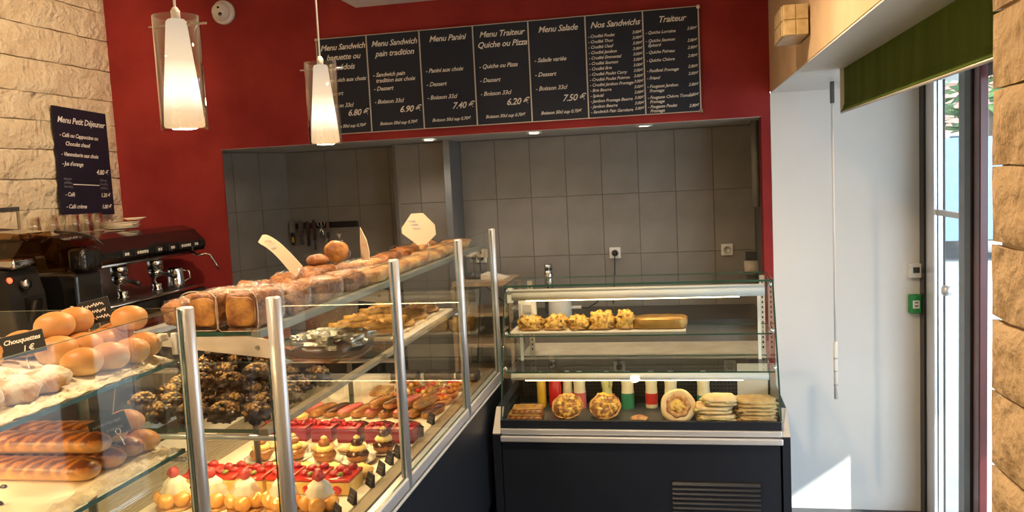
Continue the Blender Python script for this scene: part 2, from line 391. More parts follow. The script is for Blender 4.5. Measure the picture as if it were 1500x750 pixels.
def pane(name, b, t, parent, world=True, m='glass'):
    """glass plate from 4 bottom and 4 top points: broad faces clear, narrow edges green"""
    mb = MB(); mb.hexa(b, t)
    areas = []
    for f in mb.f:
        p = [Vector(mb.v[i]) for i in f]
        areas.append((p[2] - p[0]).cross(p[3] - p[1]).length / 2)
    top2 = sorted(range(6), key=lambda i: -areas[i])[:2]
    mb.mi = [0 if i in top2 else 1 for i in range(6)]
    return build(name, mb, [m, 'glass_edge'], parent, world=world)

def pane_box(name, x0, x1, y0, y1, z0, z1, parent, m='glass'):
    return pane(name, [(x0, y0, z0), (x1, y0, z0), (x1, y1, z0), (x0, y1, z0)],
                [(x0, y0, z1), (x1, y0, z1), (x1, y1, z1), (x0, y1, z1)], parent, m=m)

def text_mb(entries, shear=0.32, off=0.0):
    """entries: (string, u, v, size, align) on the plane x=u, y=v"""
    mb = MB()
    for (s_, u, v, size, al) in entries:
        c = bpy.data.curves.new('t', 'FONT'); c.body = s_; c.size = size; c.shear = shear; c.offset = off * size
        c.resolution_u = 2; c.align_x = al; c.space_character = 0.94
        o = bpy.data.objects.new('t', c)
        me = bpy.data.meshes.new_from_object(o)
        mb.add([(p.co.x + u, p.co.y + v, 0) for p in me.vertices], [tuple(f.vertices) for f in me.polygons if max((me.vertices[f.vertices[k]].co - me.vertices[f.vertices[k - 1]].co).length for k in range(len(f.vertices))) < size * 1.1])
        bpy.data.objects.remove(o); bpy.data.curves.remove(c); bpy.data.meshes.remove(me)
    return mb

def squiggle(mb, x0, x1, y, h, seed, th=0.0012):
    """a handwritten word as a wavy stroke on the plane z = 0"""
    rnd = random.Random(seed); n = max(6, int((x1 - x0) / (h * 0.28)))
    pts = []
    for i in range(n + 1):
        pts.append((x0 + (x1 - x0) * i / n + rnd.uniform(-.1, .1) * h, y + (h * rnd.uniform(.25, .6) if i % 2 else -h * rnd.uniform(.05, .4))))
    for (a, b), (c_, d) in zip(pts[:-1], pts[1:]):
        dx, dy = c_ - a, d - b; L = math.hypot(dx, dy) or 1; nx, ny = -dy / L * th, dx / L * th
        mb.add([(a + nx, b + ny, 0), (a - nx, b - ny, 0), (c_ - nx, d - ny, 0), (c_ + nx, d + ny, 0)], [(0, 1, 2, 3)])
    return mb

def lamp(name, kind, loc, energy, color=WARM, size=0.1, target=None, spot=None, size_y=None, parent=None):
    l = bpy.data.lights.new(name, kind); l.energy = energy; l.color = color
    if kind == 'AREA':
        l.size = size
        if size_y: l.shape = 'RECTANGLE'; l.size_y = size_y
    elif kind in ('POINT', 'SPOT'):
        l.shadow_soft_size = size
        if kind == 'SPOT': l.spot_size = spot or 1.8; l.spot_blend = 0.7
    o = bpy.data.objects.new(name, l); C.objects.link(o); o.location = loc
    if target is not None:
        o.rotation_euler = (Vector(target) - Vector(loc)).to_track_quat('-Z', 'Y').to_euler()
    return o

ORD = ['first', 'second', 'third', 'fourth', 'fifth', 'sixth', 'seventh', 'eighth', 'ninth', 'tenth', 'eleventh', 'twelfth', 'thirteenth', 'fourteenth', 'fifteenth', 'sixteenth']

# ================================================================= THE SETTING
LX, RX, BY = -2.98, 0.446, 4.05       # left wall, right wall, red wall
CZ = 2.78                             # ceiling

b = MB(); b.box(-3.2, 1.12, -2.7, 5.3, -0.1, 0.0); struct('floor', b, 'floor')
b = MB(); b.box(-3.2, 1.4, -2.7, 5.3, CZ, CZ + 0.1); struct('ceiling', b, 'cream')
# dropped ceiling slab against the red wall
b = MB(); b.box(-1.554, -0.35, 2.75, BY, 2.553, CZ); struct('ceiling', b, 'white')
# behind the camera
b = MB(); b.box(-3.2, 0.6, -2.8, -2.7, 0, CZ); struct('wall_front', b, 'cream')

# red wall with the hatch opening into the tiled niche
SOF = 1.885
b = MB()
b.box(LX - 0.1, RX, BY, BY + 0.10, SOF, CZ)
b.box(LX - 0.1, -2.361, BY, BY + 0.012, 0, SOF); b.box(LX - 0.1, -2.57, BY + 0.012, BY + 0.10, 0, SOF)
b.box(0.404, RX - 0.001, BY, BY + 0.10, 0, SOF)
struct('wall_back', b, 'red')
# niche ceiling
b = MB(); b.box(-2.6, 0.6, BY + 0.10, 5.2, SOF, SOF + 0.08); b.box(-2.361, 0.404, BY + 0.001, BY + 0.10, SOF - 0.002, SOF); struct('ceiling', b, 'niche_ceiling')

TW, TH = 0.204, 0.34
ROWS = [(1.88, 1.54), (1.54, 1.20), (1.20, 0.86), (0.86, 0.52), (0.52, 0.18)]
def tiled_wall(name, p0, p1, cuts, back, flip=False):
    """tiled wall from p0 to p1 (x, y), tiles cut at the given distances, facing the room"""
    d = Vector((p1[0] - p0[0], p1[1] - p0[1], 0)); L = d.length; d.normalize()
    n = Vector((d.y, -d.x, 0))       # to the right of the direction
    mx = Matrix(((d.x, n.x, 0, p0[0]), (d.y, n.y, 0, p0[1]), (0, 0, 1, 0), (0, 0, 0, 1)))
    w = MB(); w.box(-0.02, L + 0.02, -back, -0.0025, 0, SOF + 0.04); w.xf(mx)
    wall = struct(name, w, 'grout')
    meshes = {}
    for (z1, z0) in ROWS:
        for a, c in zip(cuts[:-1], cuts[1:]):
            key = round(c - a, 4)
            g = 0.0008
            if key not in meshes:
                t = MB(); wd_ = c - a
                x0, x1, h = -wd_ / 2 + g, wd_ / 2 - g, (TH / 2 - g)
                e = 0.0015
                t.hexa([(x0, -0.008, -h), (x1, -0.008, -h), (x1, -0.008, h), (x0, -0.008, h)],
                       [(x0 + e, 0, -h + e), (x1 - e, 0, -h + e), (x1 - e, 0, h - e), (x0 + e, 0, h - e)])
                o = build('tile', t, 'tile', wall); meshes[key] = o.data
            else:
                o = bpy.data.objects.new('tile', meshes[key]); C.objects.link(o); o.parent = wall
            o.matrix_local = mx @ Matrix.Translation(((a + c) / 2, random.uniform(-.0006, .0006), (z0 + z1) / 2)) @ Matrix.Rotation(random.uniform(-.004, .004), 4, 'X')
    return wall

def cuts(L, first): 
    c = [0.0]; x = first
    while x < L - 0.02: c.append(x); x += TW
    c.append(L); return c
tiled_wall('wall_back', (-1.22, 4.70), (0.425, 4.70), cuts(1.645, TW), 0.2)            # right back wall of the niche
tiled_wall('wall_back', (-2.36, 4.76), (-1.57, 4.76), cuts(0.79, 0.27), 0.2)            # recess on the left
tiled_wall('wall_back', (-1.575, 4.58), (-1.255, 4.58), [0, 0.14, 0.32], 0.12)          # pillar
tiled_wall('wall_back', (-2.56, 4.10), (-2.34, 4.775), [0, 0.27, 0.47, 0.7099], 0.1)     # left reveal
b = MB(); b.box(-1.256, -1.22, 4.46, 4.71, 0, SOF); 
struct('trim_4', b, mat('blue_grey_return', (0.16, 0.17, 0.18), 0.4, col2=(0.18, 0.19, 0.2)))
b = MB(); b.box(-1.262, -1.250, 4.556, 4.578, 0.0, SOF); struct('trim_1', b, 'alu')
b = MB(); b.box(-1.575, -1.56, 4.58, 4.80, 0, SOF); struct('trim_2', b, 'tile')
b = MB(); b.box(0.425, 0.52, BY + 0.1, 4.75, 0, SOF + .04); struct('wall_right', b, 'grout')
b = MB(); b.tube([(0.40, 4.35, 1.45), (0.40, 4.35, SOF)], 0.018, 10)
o = build('pipe', b, 'tile', None, True); tag(o, 'short grey pipe dropping from the niche ceiling at its right end', 'pipe')

# rough split stones -------------------------------------------------------
def stone_mesh(w, h, d, seed, m):
    nx, ny = max(4, int(w / 0.05)), 5
    mb = MB(); vs = []; fs = []
    for j in range(ny + 1):
        for i in range(nx + 1):
            x, y = w * i / nx - w / 2, h * j / ny - h / 2
            edge = i in (0, nx) or j in (0, ny)
            z = d * 0.6 if edge else d * (0.85 + 0.9 * noise.noise(Vector((x * 9 + seed * 3.1, y * 11, seed * 1.7))))
            ox = noise.noise(Vector((seed, y * 14, x * 2))) * 0.006 if edge else 0
            oy = noise.noise(Vector((x * 10, seed * 2.2, 3))) * 0.005 if edge else 0
            vs.append((x + ox, y + oy, z))
    n1 = nx + 1
    for j in range(ny):
        for i in range(nx):
            a = j * n1 + i; fs.append((a, a + 1, a + 1 + n1, a + n1))
    # skirt to the wall
    rim = [i for i in range(n1)] + [j * n1 + nx for j in range(1, ny + 1)] + [ny * n1 + i for i in range(nx - 1, -1, -1)] + [j * n1 for j in range(ny - 1, 0, -1)]
    o = len(vs)
    for r in rim: vs.append((vs[r][0] * 0.9995, vs[r][1] * 0.9995, vs[r][2] - .0004))
    k = len(rim)
    for r in rim: vs.append((vs[r][0] * 0.996, vs[r][1] * 0.996, 0))
    for i in range(k): fs.append((o + (i + 1) % k, o + i, o + k + i, o + k + (i + 1) % k))
    mb.add(vs, fs)
    return mb

def stone_wall(wall, courses, y0, y1, X, sign, m, wmin, wmax, d, seed):
    """stones on the plane x = X facing sign; y runs along the wall"""
    rnd = random.Random(seed); pool = {}
    for ci, (zt, zb) in enumerate(zip(courses[:-1], courses[1:])):
        y = y1
        while y > y0 + 0.03:
            w = round(rnd.uniform(wmin, wmax) / 0.08) * 0.08
            if y - w < y0 + 0.1: w = y - y0
            h = zt - zb
            key = (round(w, 3), round(h, 3), rnd.randint(0, 1))
            if key not in pool:
                mb = stone_mesh(w - 0.002, h - 0.0045, d, len(pool) + seed, m)
                o = build('stone', mb, m, wall, smooth=True); pool[key] = o.data
            else:
                o = bpy.data.objects.new('stone', pool[key]); C.objects.link(o); o.parent = wall
            if sign > 0: R = Matrix(((0, 0, 1), (1, 0, 0), (0, 1, 0)))
            else: R = Matrix(((0, 0, -1), (-1, 0, 0), (0, 1, 0)))
            o.matrix_local = Matrix.Translation((X, y - w / 2, (zt + zb) / 2)) @ R.to_4x4()
            y -= w

b = MB(); b.box(LX - 0.15, LX - 0.02, -2.7, BY + 0.05, 0, CZ)
wl = struct('wall_left', b, 'mortar')
stone_wall(wl, [2.78, 2.645, 2.495, 2.335, 2.177, 2.045, 1.905, 1.764, 1.62, 1.48, 1.34, 1.20, 1.06], 1.3, BY, LX - 0.02, 1, 'stone', 0.7, 1.4, 0.030, 3)
b = MB(); b.box(LX - 0.02, LX, -2.7, 1.3, 0, CZ); struct('wall_left', b, 'cream')

# right: stone pillar, lintel, door reveal
b = MB(); b.box(RX + 0.015, 1.25, -2.7, 1.303, 0, CZ)
wr = struct('wall_right', b, 'mortar')
stone_wall(wr, [2.62, 2.51, 2.40, 2.29, 2.18, 2.07, 1.962, 1.852, 1.744, 1.634, 1.522, 1.415, 1.308, 1.194, 1.08, 0.97, 0.86, 0.75, 0.64], 0.55, 1.312, RX + 0.015, -1, 'stone_tan', 0.16, 0.32, 0.017, 11)
b = MB(); b.box(RX, 1.25, 1.29, BY, 1.995, CZ); struct('wall_right', b, 'peach')
b = MB(); b.box(RX + 0.002, 1.25, 1.29, BY, 1.989, 1.995); struct('ceiling', b, 'white')
b = MB(); b.box(RX, 1.14, BY, BY + 0.10, 0, 1.99); struct('wall_far', b, 'white')

# sliding shop door at the street side of the reveal
DX = 1.096
door = bpy.data.objects.new('door_1', None); C.objects.link(door); door['kind'] = 'structure'; door.location = (DX, 3.6, 0)
b = MB(); b.box(DX - 0.008, DX + 0.05, 3.985, BY, 0, 1.989); build('frame', b, 'black', door, world=True)
b = MB(); b.rbox(DX, DX + 0.04, 3.87, 3.983, 0.0, 1.985, 0.004); build('stile', b, 'alu', door, world=True)
b = MB(); b.rbox(DX + 0.043, DX + 0.050, 3.875, 3.965, 0.0, 1.985, 0.002); build('stile', b, 'dark_grey', door, world=True)
b = MB(); b.rbox(DX - 0.004, DX + 0.05, 3.46, 3.535, 0.0, 1.985, 0.004); build('stile', b, 'gloss_black', door, world=True)
b = MB(); b.rbox(DX - 0.008, DX + 0.05, 3.385, 3.455, 0.0, 1.985, 0.004); build('stile', b, 'black', door, world=True)
b = MB(); b.rbox(DX + 0.0, DX + 0.03, 3.315, 3.383, 0.0, 1.985, 0.004); build('door_post', b, 'maroon', door, world=True)
b = MB(); b.rbox(DX + 0.005, DX + 0.03, 3.535, 3.87, 1.405, 1.43, 0.003); build('transom', b, 'alu', door, world=True)
b = MB(); b.box(DX, DX + 0.05, 3.535, 3.87, 0.0, 0.06); build('bottom_rail', b, 'alu', door, world=True)
pane_box('glass_panel', DX + 0.014, DX + 0.020, 3.535, 3.87, 0.06, 1.985, door, m='glass_door')
b = MB(); b.lathe([(0.0, 0), (0.022, 0.0), (0.024, 0.02), (0.018, 0.03), (0, 0.031)], 14)
b.xf(Matrix.Translation((DX + 0.013, 3.69, 1.10)) @ Matrix.Rotation(-PI / 2, 4, 'Y'))
build('door_knob', b, 'alu', door, True, world=True)
b = MB(); b.box(DX, DX + 0.05, 1.29, 3.235, 1.93, 1.985); build('header_rail', b, 'dark_grey', door, world=True)
b = MB(); b.box(1.09, 1.118, BY + 0.001, 9.0, 0, 4.2); struct('wall_street', b, 'facade')
b = MB(); b.box(1.095, 1.14, 1.29, 4.05, -0.1, 0.012); struct('trim_3', b, 'alu')

# ================================================================= STREET OUTSIDE
b = MB(); b.box(1.141, 22, -12, 40, -0.12, -0.005)
o = struct('floor', b, 'pave')
t = thing('van', 'pale blue van parked down the street, seen through the door glass', 'van', (4.9, 14.0, 0))
b = MB(); b.prism([(0, .35), (4.2, .35), (4.2, 1.1), (3.6, 1.9), (0, 1.95)], 'x', -0.85, 0.85); build('body', b, 'blue_paint', t)
b = MB(); b.prism([(0.3, 1.2), (3.3, 1.2), (3.05, 1.75), (0.3, 1.75)], 'x', -0.87, 0.87); build('window', b, 'dark_glass', t)
for sx in (-.87, .87):
    for yy in (0.8, 3.4):
        b = MB(); b.tube([(sx - .08, yy, .33), (sx + .08, yy, .33)], .33, 16); build('wheel', b, 'black', t, True)
t = thing('street_tree', 'leafy green tree at the far end of the street', 'tree', (6.1, 17.8, 0))
b = MB(); b.tube([(0, 0, 0), (0.05, 0, 1.2), (0, 0.1, 2.6)], [.18, .14, .1], 8); build('trunk', b, 'bark', t, True)
b = MB()
rr = random.Random(5)
for i in range(420):
    p = Vector((rr.gauss(0, 1), rr.gauss(0, 1), rr.gauss(0, 1))).normalized() * (1.7 * rr.random() ** .4)
    p.z = p.z * .8 + 3.4; a = rr.uniform(0, 6.28); q = .22
    d1 = Vector((math.cos(a), math.sin(a), rr.uniform(-.6, .6))) * q; d2 = Vector((-math.sin(a), math.cos(a), rr.uniform(-.6, .6))) * q * .6
    b.add([p - d1, p + d2, p + d1, p - d2], [(0, 1, 2, 3)])
o = build('foliage', b, 'leaf', t); o['kind'] = 'stuff'
t = thing('house', 'pink house closing the view down the street beyond the tree', 'house', (8.0, 24.0, 0))
b = MB(); b.box(-3.5, 3, 0, 5, 0, 6); build('wall', b, 'pinkwall', t)
b = MB(); b.prism([(-3.8, 6), (3.3, 6), (-.25, 8)], 'y', -.3, 5.3); build('roof', b, 'maroon', t)
for ix in (-2.4, -.4, 1.6):
    for iz in (1.0, 3.6):
        b = MB(); b.box(ix - .5, ix + .5, -.05, .02, iz, iz + 1.3); w = build('window', b, 'white_plastic', t)
        b = MB(); b.box(ix - .42, ix + .42, -.07, -.04, iz + .08, iz + 1.22); build('pane', b, 'dark_glass', w)
t = thing('building', 'pale building across the street from the shop door', 'building', (12.0, 2.0, 0))
b = MB(); b.box(0, 4, -12, 10, 0, 5.0); build('wall', b, 'facade', t)
for iy in range(-9, 9, 3):
    for iz in (0.8, 3.0):
        b = MB(); b.box(-.04, .03, iy - .6, iy + .6, iz, iz + 1.3); w = build('window', b, 'white_plastic', t)
        b = MB(); b.box(-.06, -.03, iy - .52, iy + .52, iz + .08, iz + 1.22); build('pane', b, 'dark_glass', w)
t = thing('added_awning', 'ecru canvas canopy added unseen outside the door to shape the sun patch', 'added_awning', (1.25, 2.0, 2.55))  # unseen canopy, added so its valance cuts the sun patch on the white wall
b = MB(); b.hexa([(0.0, -3.5, -.02), (1.75, -3.5, -.37), (1.75, 4.0, -.37), (0.0, 4.0, -.02)], [(0.0, -3.5, 0), (1.75, -3.5, -.35), (1.75, 4.0, -.35), (0.0, 4.0, 0)])
build('canopy', b, 'canvas', t)
b = MB(); b.box(1.74, 1.755, -3.5, 4.0, -.60, -.355); build('valance', b, 'canvas', t)
for yy in (-3.3, 3.8):
    b = MB(); b.tube([(0.0, yy, -.5), (0.9, yy, -.28), (1.72, yy, -.39)], .018, 8); build('arm', b, 'dark_grey', t, True)

# ================================================================= LIGHT FITTINGS
def downlight(x, y, z, label, energy, grp, spot=2.2, r=0.04, col=WARM, aim=None):
    t = thing('recessed_spotlight', label, 'spotlight', (x, y, z), 0, grp)
    b = MB(); b.lathe([(r * 0.85, -0.003), (r * 1.25, -0.006), (r * 1.3, 0.0), (r * 0.85, 0.0)], 20); build('ring', b, 'white_plastic', t, True)
    b = MB(); b.lathe([(0.0, -0.004), (r * 0.84, -0.004), (r * 0.84, 0.0), (0, 0.0)], 20); build('lens', b, 'disc', t)
    lamp('spot', 'SPOT', (x, y, z - 0.02), energy, col, 0.04, aim or (x, y, 0), spot)
for x, y, n in ((-1.275, 4.267, 'left'), (-0.70, 4.225, 'middle'), (-0.14, 4.17, 'right')):
    downlight(x, y, SOF - 0.002, f'small recessed spotlight in the niche ceiling, {n} one of three', 5.0 if n != 'right' else 2.0, None, 2.3, 0.032, (1.0, 0.86, 0.68))
downlight(-1.45, 2.6, CZ, 'round swivel ceiling spotlight added unseen to brighten the stone wall', 120, None, 1.5, 0.05, WARM, (-2.98, 3.35, 1.95))  # out of view, added and aimed to brighten the stone wall
for x, y, n, e in ((-1.9, 0.6, 'over the staff side of the bread counter', 24), (-0.35, 2.2, 'in front of the menu board', 42), (-0.4, -0.6, 'over the customer floor', 26)):
    downlight(x, y, CZ, f'round recessed ceiling spotlight {n}', e * 3.2, None, 2.5, 0.05)

def pendant(x, y, z0, label):
    t = thing('pendant_lamp', label, 'lamp', (x, y, z0), 0)
    b = MB(); b.lathe([(0.044, 0.0), (0.050, 0.0), (0.050, 0.250), (0.0465, 0.250), (0.0465, 0.006), (0.044, 0.006)], 28); build('glass_cylinder', b, 'lamp_glass', t, True)
    b = MB(); b.lathe([(0.041, 0.006), (0.0435, 0.010), (0.040, 0.06), (0.022, 0.238), (0.018, 0.243), (0.0, 0.244)], 24)
    build('inner_shade', b, SHADE, t, True)
    b = MB(); b.tube([(-0.068, 0.0, 0.232), (0.068, 0.01, 0.232)], 0.0025, 8); build('crossbar', b, 'chrome', t, True)
    b = MB(); b.lathe([(0.0, 0.244), (0.010, 0.244), (0.010, 0.262), (0.005, 0.27), (0.0, 0.27)], 12); build('lamp_holder', b, 'white_plastic', t, True)
    b = MB(); b.tube([(0, 0, 0.27), (0, 0, CZ - z0 - 0.02)], 0.0028, 6); build('cord', b, 'white_plastic', t, True)
    b = MB(); b.lathe([(0.0, CZ - z0 - 0.025), (0.05, CZ - z0 - 0.02), (0.055, CZ - z0), (0, CZ - z0)], 20); build('ceiling_rose', b, 'white_plastic', t, True)
    lamp('bulb', 'POINT', (x, y, z0 - 0.014), 6.0, WARM, 0.035)
SHADE, nt_, p_ = new_mat('frosted_lamp_shade'); nt_.nodes.remove(p_)
e_ = nt_.nodes.new('ShaderNodeEmission'); tc_ = nt_.nodes.new('ShaderNodeTexCoord'); sx_ = nt_.nodes.new('ShaderNodeSeparateXYZ')
cr_ = nt_.nodes.new('ShaderNodeValToRGB'); el = cr_.color_ramp.elements
el[0].position = 0.0; el[0].color = (0.85, 0.56, 0.30, 1); el[1].position = 1.0; el[1].color = (0.62, 0.50, 0.38, 1)
for pos, col in ((0.14, (0.95, 0.70, 0.42, 1)), (0.30, (1.6, 1.4, 1.05, 1)), (0.45, (1.5, 1.28, 0.92, 1)), (0.62, (0.92, 0.72, 0.48, 1))):
    q = el.new(pos); q.color = col
link(nt_, tc_.outputs['Generated'], sx_.inputs[0]); link(nt_, sx_.outputs['Z'], cr_.inputs['Fac']); link(nt_, cr_.outputs['Color'], e_.inputs['Color'])
e_.inputs['Strength'].default_value = 1.05
link(nt_, e_.outputs[0], nt_.nodes['Material Output'].inputs['Surface'])
pendant(-1.075, 1.70, 1.797, 'near glass cylinder pendant lamp with glowing white cone, closer to the coffee machine')
pendant(-1.055, 2.42, 1.785, 'farther glass cylinder pendant lamp with glowing white cone, in front of the menu board')

pendant(-1.075, 0.98, 1.797, 'unseen glass cylinder pendant lamp added over the bread counter, third of the row')  # row continued out of view, added to brighten the stone wall
pendant(-1.075, 0.26, 1.797, 'unseen glass cylinder pendant lamp added over the near end of the bread counter, fourth of the row')  # likewise unseen and added for more light on the walls
# mosaic cube wall light on the peach lintel
t = thing('wall_light', 'tan mosaic box wall light on the peach wall above the door', 'wall light', (RX, 2.985, 2.12))
b = MB()
b.rbox(-0.085, -0.005, -0.115, 0.115, -0.05, 0.05, 0.004); build('box', b, 'mosaic', t)
b = MB(); b.box(-0.016, 0.0, -0.04, 0.04, -0.03, 0.03); build('mounting_plate', b, 'steel', t)
for i, zz in enumerate((-0.025, 0.025)):
    for yy in (-0.075, -0.025, 0.025, 0.075):
        b = MB(); b.rbox(-0.0885, -0.084, yy - 0.0235, yy + 0.0235, zz - 0.0235, zz + 0.0235, 0.0015, 1); build('mosaic_piece', b, 'mosaic', t)
    for xx in (-0.064, -0.025):
        b = MB(); b.rbox(xx - 0.0185, xx + 0.0185, -0.1185, -0.114, zz - 0.0235, zz + 0.0235, 0.0015, 1); build('mosaic_piece', b, 'mosaic', t)

# security camera
t = thing('security_camera', 'white dome security camera high on the red wall beside the first pendant lamp', 'camera', (-2.277, BY, 2.59))
b = MB(); b.lathe([(0.0, 0), (0.062, 0), (0.062, 0.018), (0.055, 0.026), (0, 0.026)], 24); b.xf(Matrix.Rotation(PI / 2, 4, 'X')); build('base', b, 'white_plastic', t, True)
b = MB(); b.blob((0.004, -0.045, -0.004), (0.046, 0.044, 0.046), 20, 14); HD = Matrix.Translation((0, -.045, 0)) @ Matrix.Rotation(math.radians(24), 4, 'Z') @ Matrix.Translation((0, .045, 0)); build('ball', b, 'white_plastic', t, True)
b = MB(); b.lathe([(0.0, 0), (0.024, 0.0), (0.028, 0.012), (0, 0.014)], 18); b.xf(Matrix.Translation((0.006, -0.077, -0.016)) @ Matrix.Rotation(PI / 2 + .35, 4, 'X')); b.xf(HD); build('face', b, 'white_plastic', t, True)
for dx, dz, r in ((0.004, -0.022, 0.010), (-0.004, 0.010, 0.007)):
    b = MB(); b.blob((dx, -0.089, dz), (r, 0.006, r), 12, 8); b.xf(HD); build('lens', b, 'gloss_black', t, True)

# ================================================================= MENU BOARD
PB = [-1.771, -1.502, -1.224, -0.950, -0.674, -0.397, -0.125, 0.131]
MZ0, MZ1, MY = 1.927, 2.407, BY - 0.018
mb_t = thing('menu_board', 'long black seven panel menu board lettered in white on the red wall', 'menu board', (-0.82, BY, MZ0))
XF = lambda x, z: Matrix(((1, 0, 0, x), (0, 0, -1, MY - 0.0012), (0, 1, 0, z), (0, 0, 0, 1)))
def panel(i, head, items, price):
    x0, x1 = PB[i], PB[i + 1]; w = x1 - x0
    b = MB(); b.box(x0 + 0.001, x1 - 0.001, MY, BY - 0.001, MZ0, MZ1); p = build('panel', b, 'board', mb_t, world=True)
    e = [(s, w / 2 + 0.005, MZ1 - MZ0 - 0.058 - 0.050 * k, 0.0405, 'CENTER') for k, s in enumerate(head)]
    e += items
    if price:
        e.append((price, w - 0.015, 0.088, 0.044, 'RIGHT'))
        e.append(('Boisson 50cl sup 0.70€', w / 2 + .004, 0.030, 0.0225, 'CENTER'))
    tb = text_mb(e, off=0.014); tb.xf(XF(x0, MZ0)); build('lettering', tb, 'ink_white', p, world=True)
def std(a): 
    r = []
    for s, v in a: r.append((s, 0.022, v, 0.029, 'LEFT'))
    return r
panel(0, ['Menu Sandwich', 'baguette ou', 'suédois'], std([('- Sandwich aux choix', .262), ('- Dessert', .195), ('- Boisson 33cl', .133)]), '6.80 €')
panel(1, ['Menu Sandwich', 'pain tradition'], std([('- Sandwich pain', .272), ('  tradition aux choix', .243), ('- Dessert', .203), ('- Boisson 33cl', .138)]), '6.90 €')
panel(2, ['Menu Panini'], std([('- Panini aux choix', .272), ('- Dessert', .205), ('- Boisson 33cl', .140)]), '7.40 €')
panel(3, ['Menu Traiteur', 'Quiche ou Pizza'], std([('- Quiche ou Pizza', .272), ('- Dessert', .205), ('- Boisson 33cl', .140)]), '6.20 €')
panel(4, ['Menu Salade'], std([('- Salade variée', .282), ('- Dessert', .213), ('- Boisson 33cl', .146)]), '7.50 €')
li = ['Crudité Poulet', 'Crudité Thon', 'Crudité Oeuf', 'Crudité Jambon', 'Crudité Emmental', 'Crudité Saumon', 'Crudité Brie', 'Crudité Poulet Curry', 'Crudité Poulet Poivron', 'Crudité Jambon Fromage', 'Brie Beurre', 'Spécial', 'Jambon Fromage Beurre', 'Jambon Beurre', 'Sandwich Pain Garniture']
e = []
for k, s_ in enumerate(li):
    v = 0.377 - k * 0.0255
    e.append(('- ' + s_, 0.010, v, 0.0205, 'LEFT')); e.append(('3.00€', 0.264, v + 0.004, 0.0195, 'RIGHT'))
panel(5, ['Nos Sandwichs'], e, None)
li = [('- Quiche Lorraine', .372), ('- Quiche Saumon', .334), ('  Épinard', .313), ('- Quiche Poireau', .281), ('- Quiche Chèvre', .243), ('- Feuilleté Fromage', .195), ('- Friand', .161), ('- Fougasse Jambon', .122), ('  Fromage', .101), ('- Fougasse Chèvre Tomate', .070), ('  Fromage', .050), ('- Fougasse Poulet', .027), ('  Fromage', .007)]
e = [(s_, 0.010, v, 0.0205, 'LEFT') for s_, v in li]
e += [('2.80€', 0.246, v, 0.0195, 'RIGHT') for v in (.378, .323, .290, .252, .203, .170, .119, .072, .021)]
panel(6, ['Traiteur'], e, None)
for x in PB:
    b = MB(); b.box(x - 0.003, x + 0.003, MY - 0.004, MY + 0.004, MZ0, MZ1); build('divider', b, 'frame_grey', mb_t, world=True)
for z in (MZ0 - 0.003, MZ1):
    b = MB(); b.box(PB[0] - 0.003, PB[-1] + 0.003, MY - 0.004, BY - 0.001, z, z + 0.0035); build('edge_trim', b, 'frame_grey', mb_t, world=True)
for x in (PB[0], PB[-1]):
    for z in (MZ0, MZ1):
        b = MB(); b.rbox(x - 0.008, x + 0.008, MY - 0.007, MY - 0.003, z - 0.010, z + 0.008, 0.002, 1); build('corner_clip', b, 'chrome', mb_t, world=True)

# breakfast board on the stone wall: its plane faces +x, y runs away from the viewer
bt = thing('breakfast_board', 'small dark blue breakfast menu board leaning on the cream stone wall', 'menu board', (LX + 0.035, 3.735, 1.58))
b = MB(); b.box(-0.006, 0.006, -0.19, 0.19, 0, 0.533); p = build('panel', b, 'board_navy', bt)
e = [('Menu Petit Déjeuner', 0.0, 0.455, 0.043, 'CENTER'), ('- Café ou Cappuccino ou', -0.165, 0.385, 0.029, 'LEFT'), ('Chocolat chaud', -0.130, 0.343, 0.029, 'LEFT'),
     ('- Viennoiserie aux choix', -0.165, 0.290, 0.029, 'LEFT'), ("- Jus d'orange", -0.165, 0.243, 0.029, 'LEFT'), ('4.80 €', 0.165, 0.207, 0.036, 'RIGHT'),
     ('- Café', -0.165, 0.090, 0.029, 'LEFT'), ('1.20 €', 0.165, 0.090, 0.029, 'RIGHT'), ('- Café crème', -0.165, 0.030, 0.029, 'LEFT'), ('1.80 €', 0.165, 0.030, 0.029, 'RIGHT')]
tb = text_mb(e, off=0.012); tb.add([(-0.10, 0.148, 0), (0.09, 0.148, 0), (0.09, 0.152, 0), (-0.10, 0.152, 0)], [(0, 1, 2, 3)])
PXF = Matrix(((0, 0, 1, 0.0072), (1, 0, 0, 0), (0, 1, 0, 0), (0, 0, 0, 1)))
tb.xf(PXF); build('lettering', tb, 'ink_white', p)
db = MB()
for u in (-0.135, 0.125):
    for k in range(3): squiggle(db, u - 0.028, u + 0.028, 0.135 + 0.02 * k, 0.016, k + int(u * 100))
db.xf(PXF); build('cup_drawing', db, 'ink_dim', p)
bt.rotation_euler = (math.radians(-2.6), math.radians(-2.0), 0)

# ================================================================= GREEN BLIND AND WHITE WALL FITTINGS
t = thing('roller_blind', 'olive green roller blind hanging rolled up over the street door', 'blind', (0.61, 2.3, 1.989))
pf = [(0.0, 0.0), (0.004, 0.0), (0.004, -0.125), (-0.004, -0.150), (-0.012, -0.156), (-0.014, -0.152), (-0.006, -0.144), (0.0, -0.124)]
b = MB(); n = 24
b.prism([(x, z) for x, z in pf], 'y', -0.98, 0.905); build('fabric', b, 'green', t)
b = MB(); b.rbox(0.006, 0.055, -0.98, 0.91, -0.075, 0.0, 0.004); build('cassette', b, 'white_plastic', t)
b = MB(); b.box(-0.013, 0.004, 0.906, 0.913, -0.15, 0.0); build('end_cap', b, 'white_plastic', t)
b = MB(); b.tube([(-0.010, -0.98, -0.157), (-0.010, 0.905, -0.157)], 0.004, 8); build('bottom_bar', b, 'frame_grey', t, True)
t = thing('blind_wand', 'long thin white control wand hanging by the white wall', 'wand', (0.654, 3.685, 0.64))
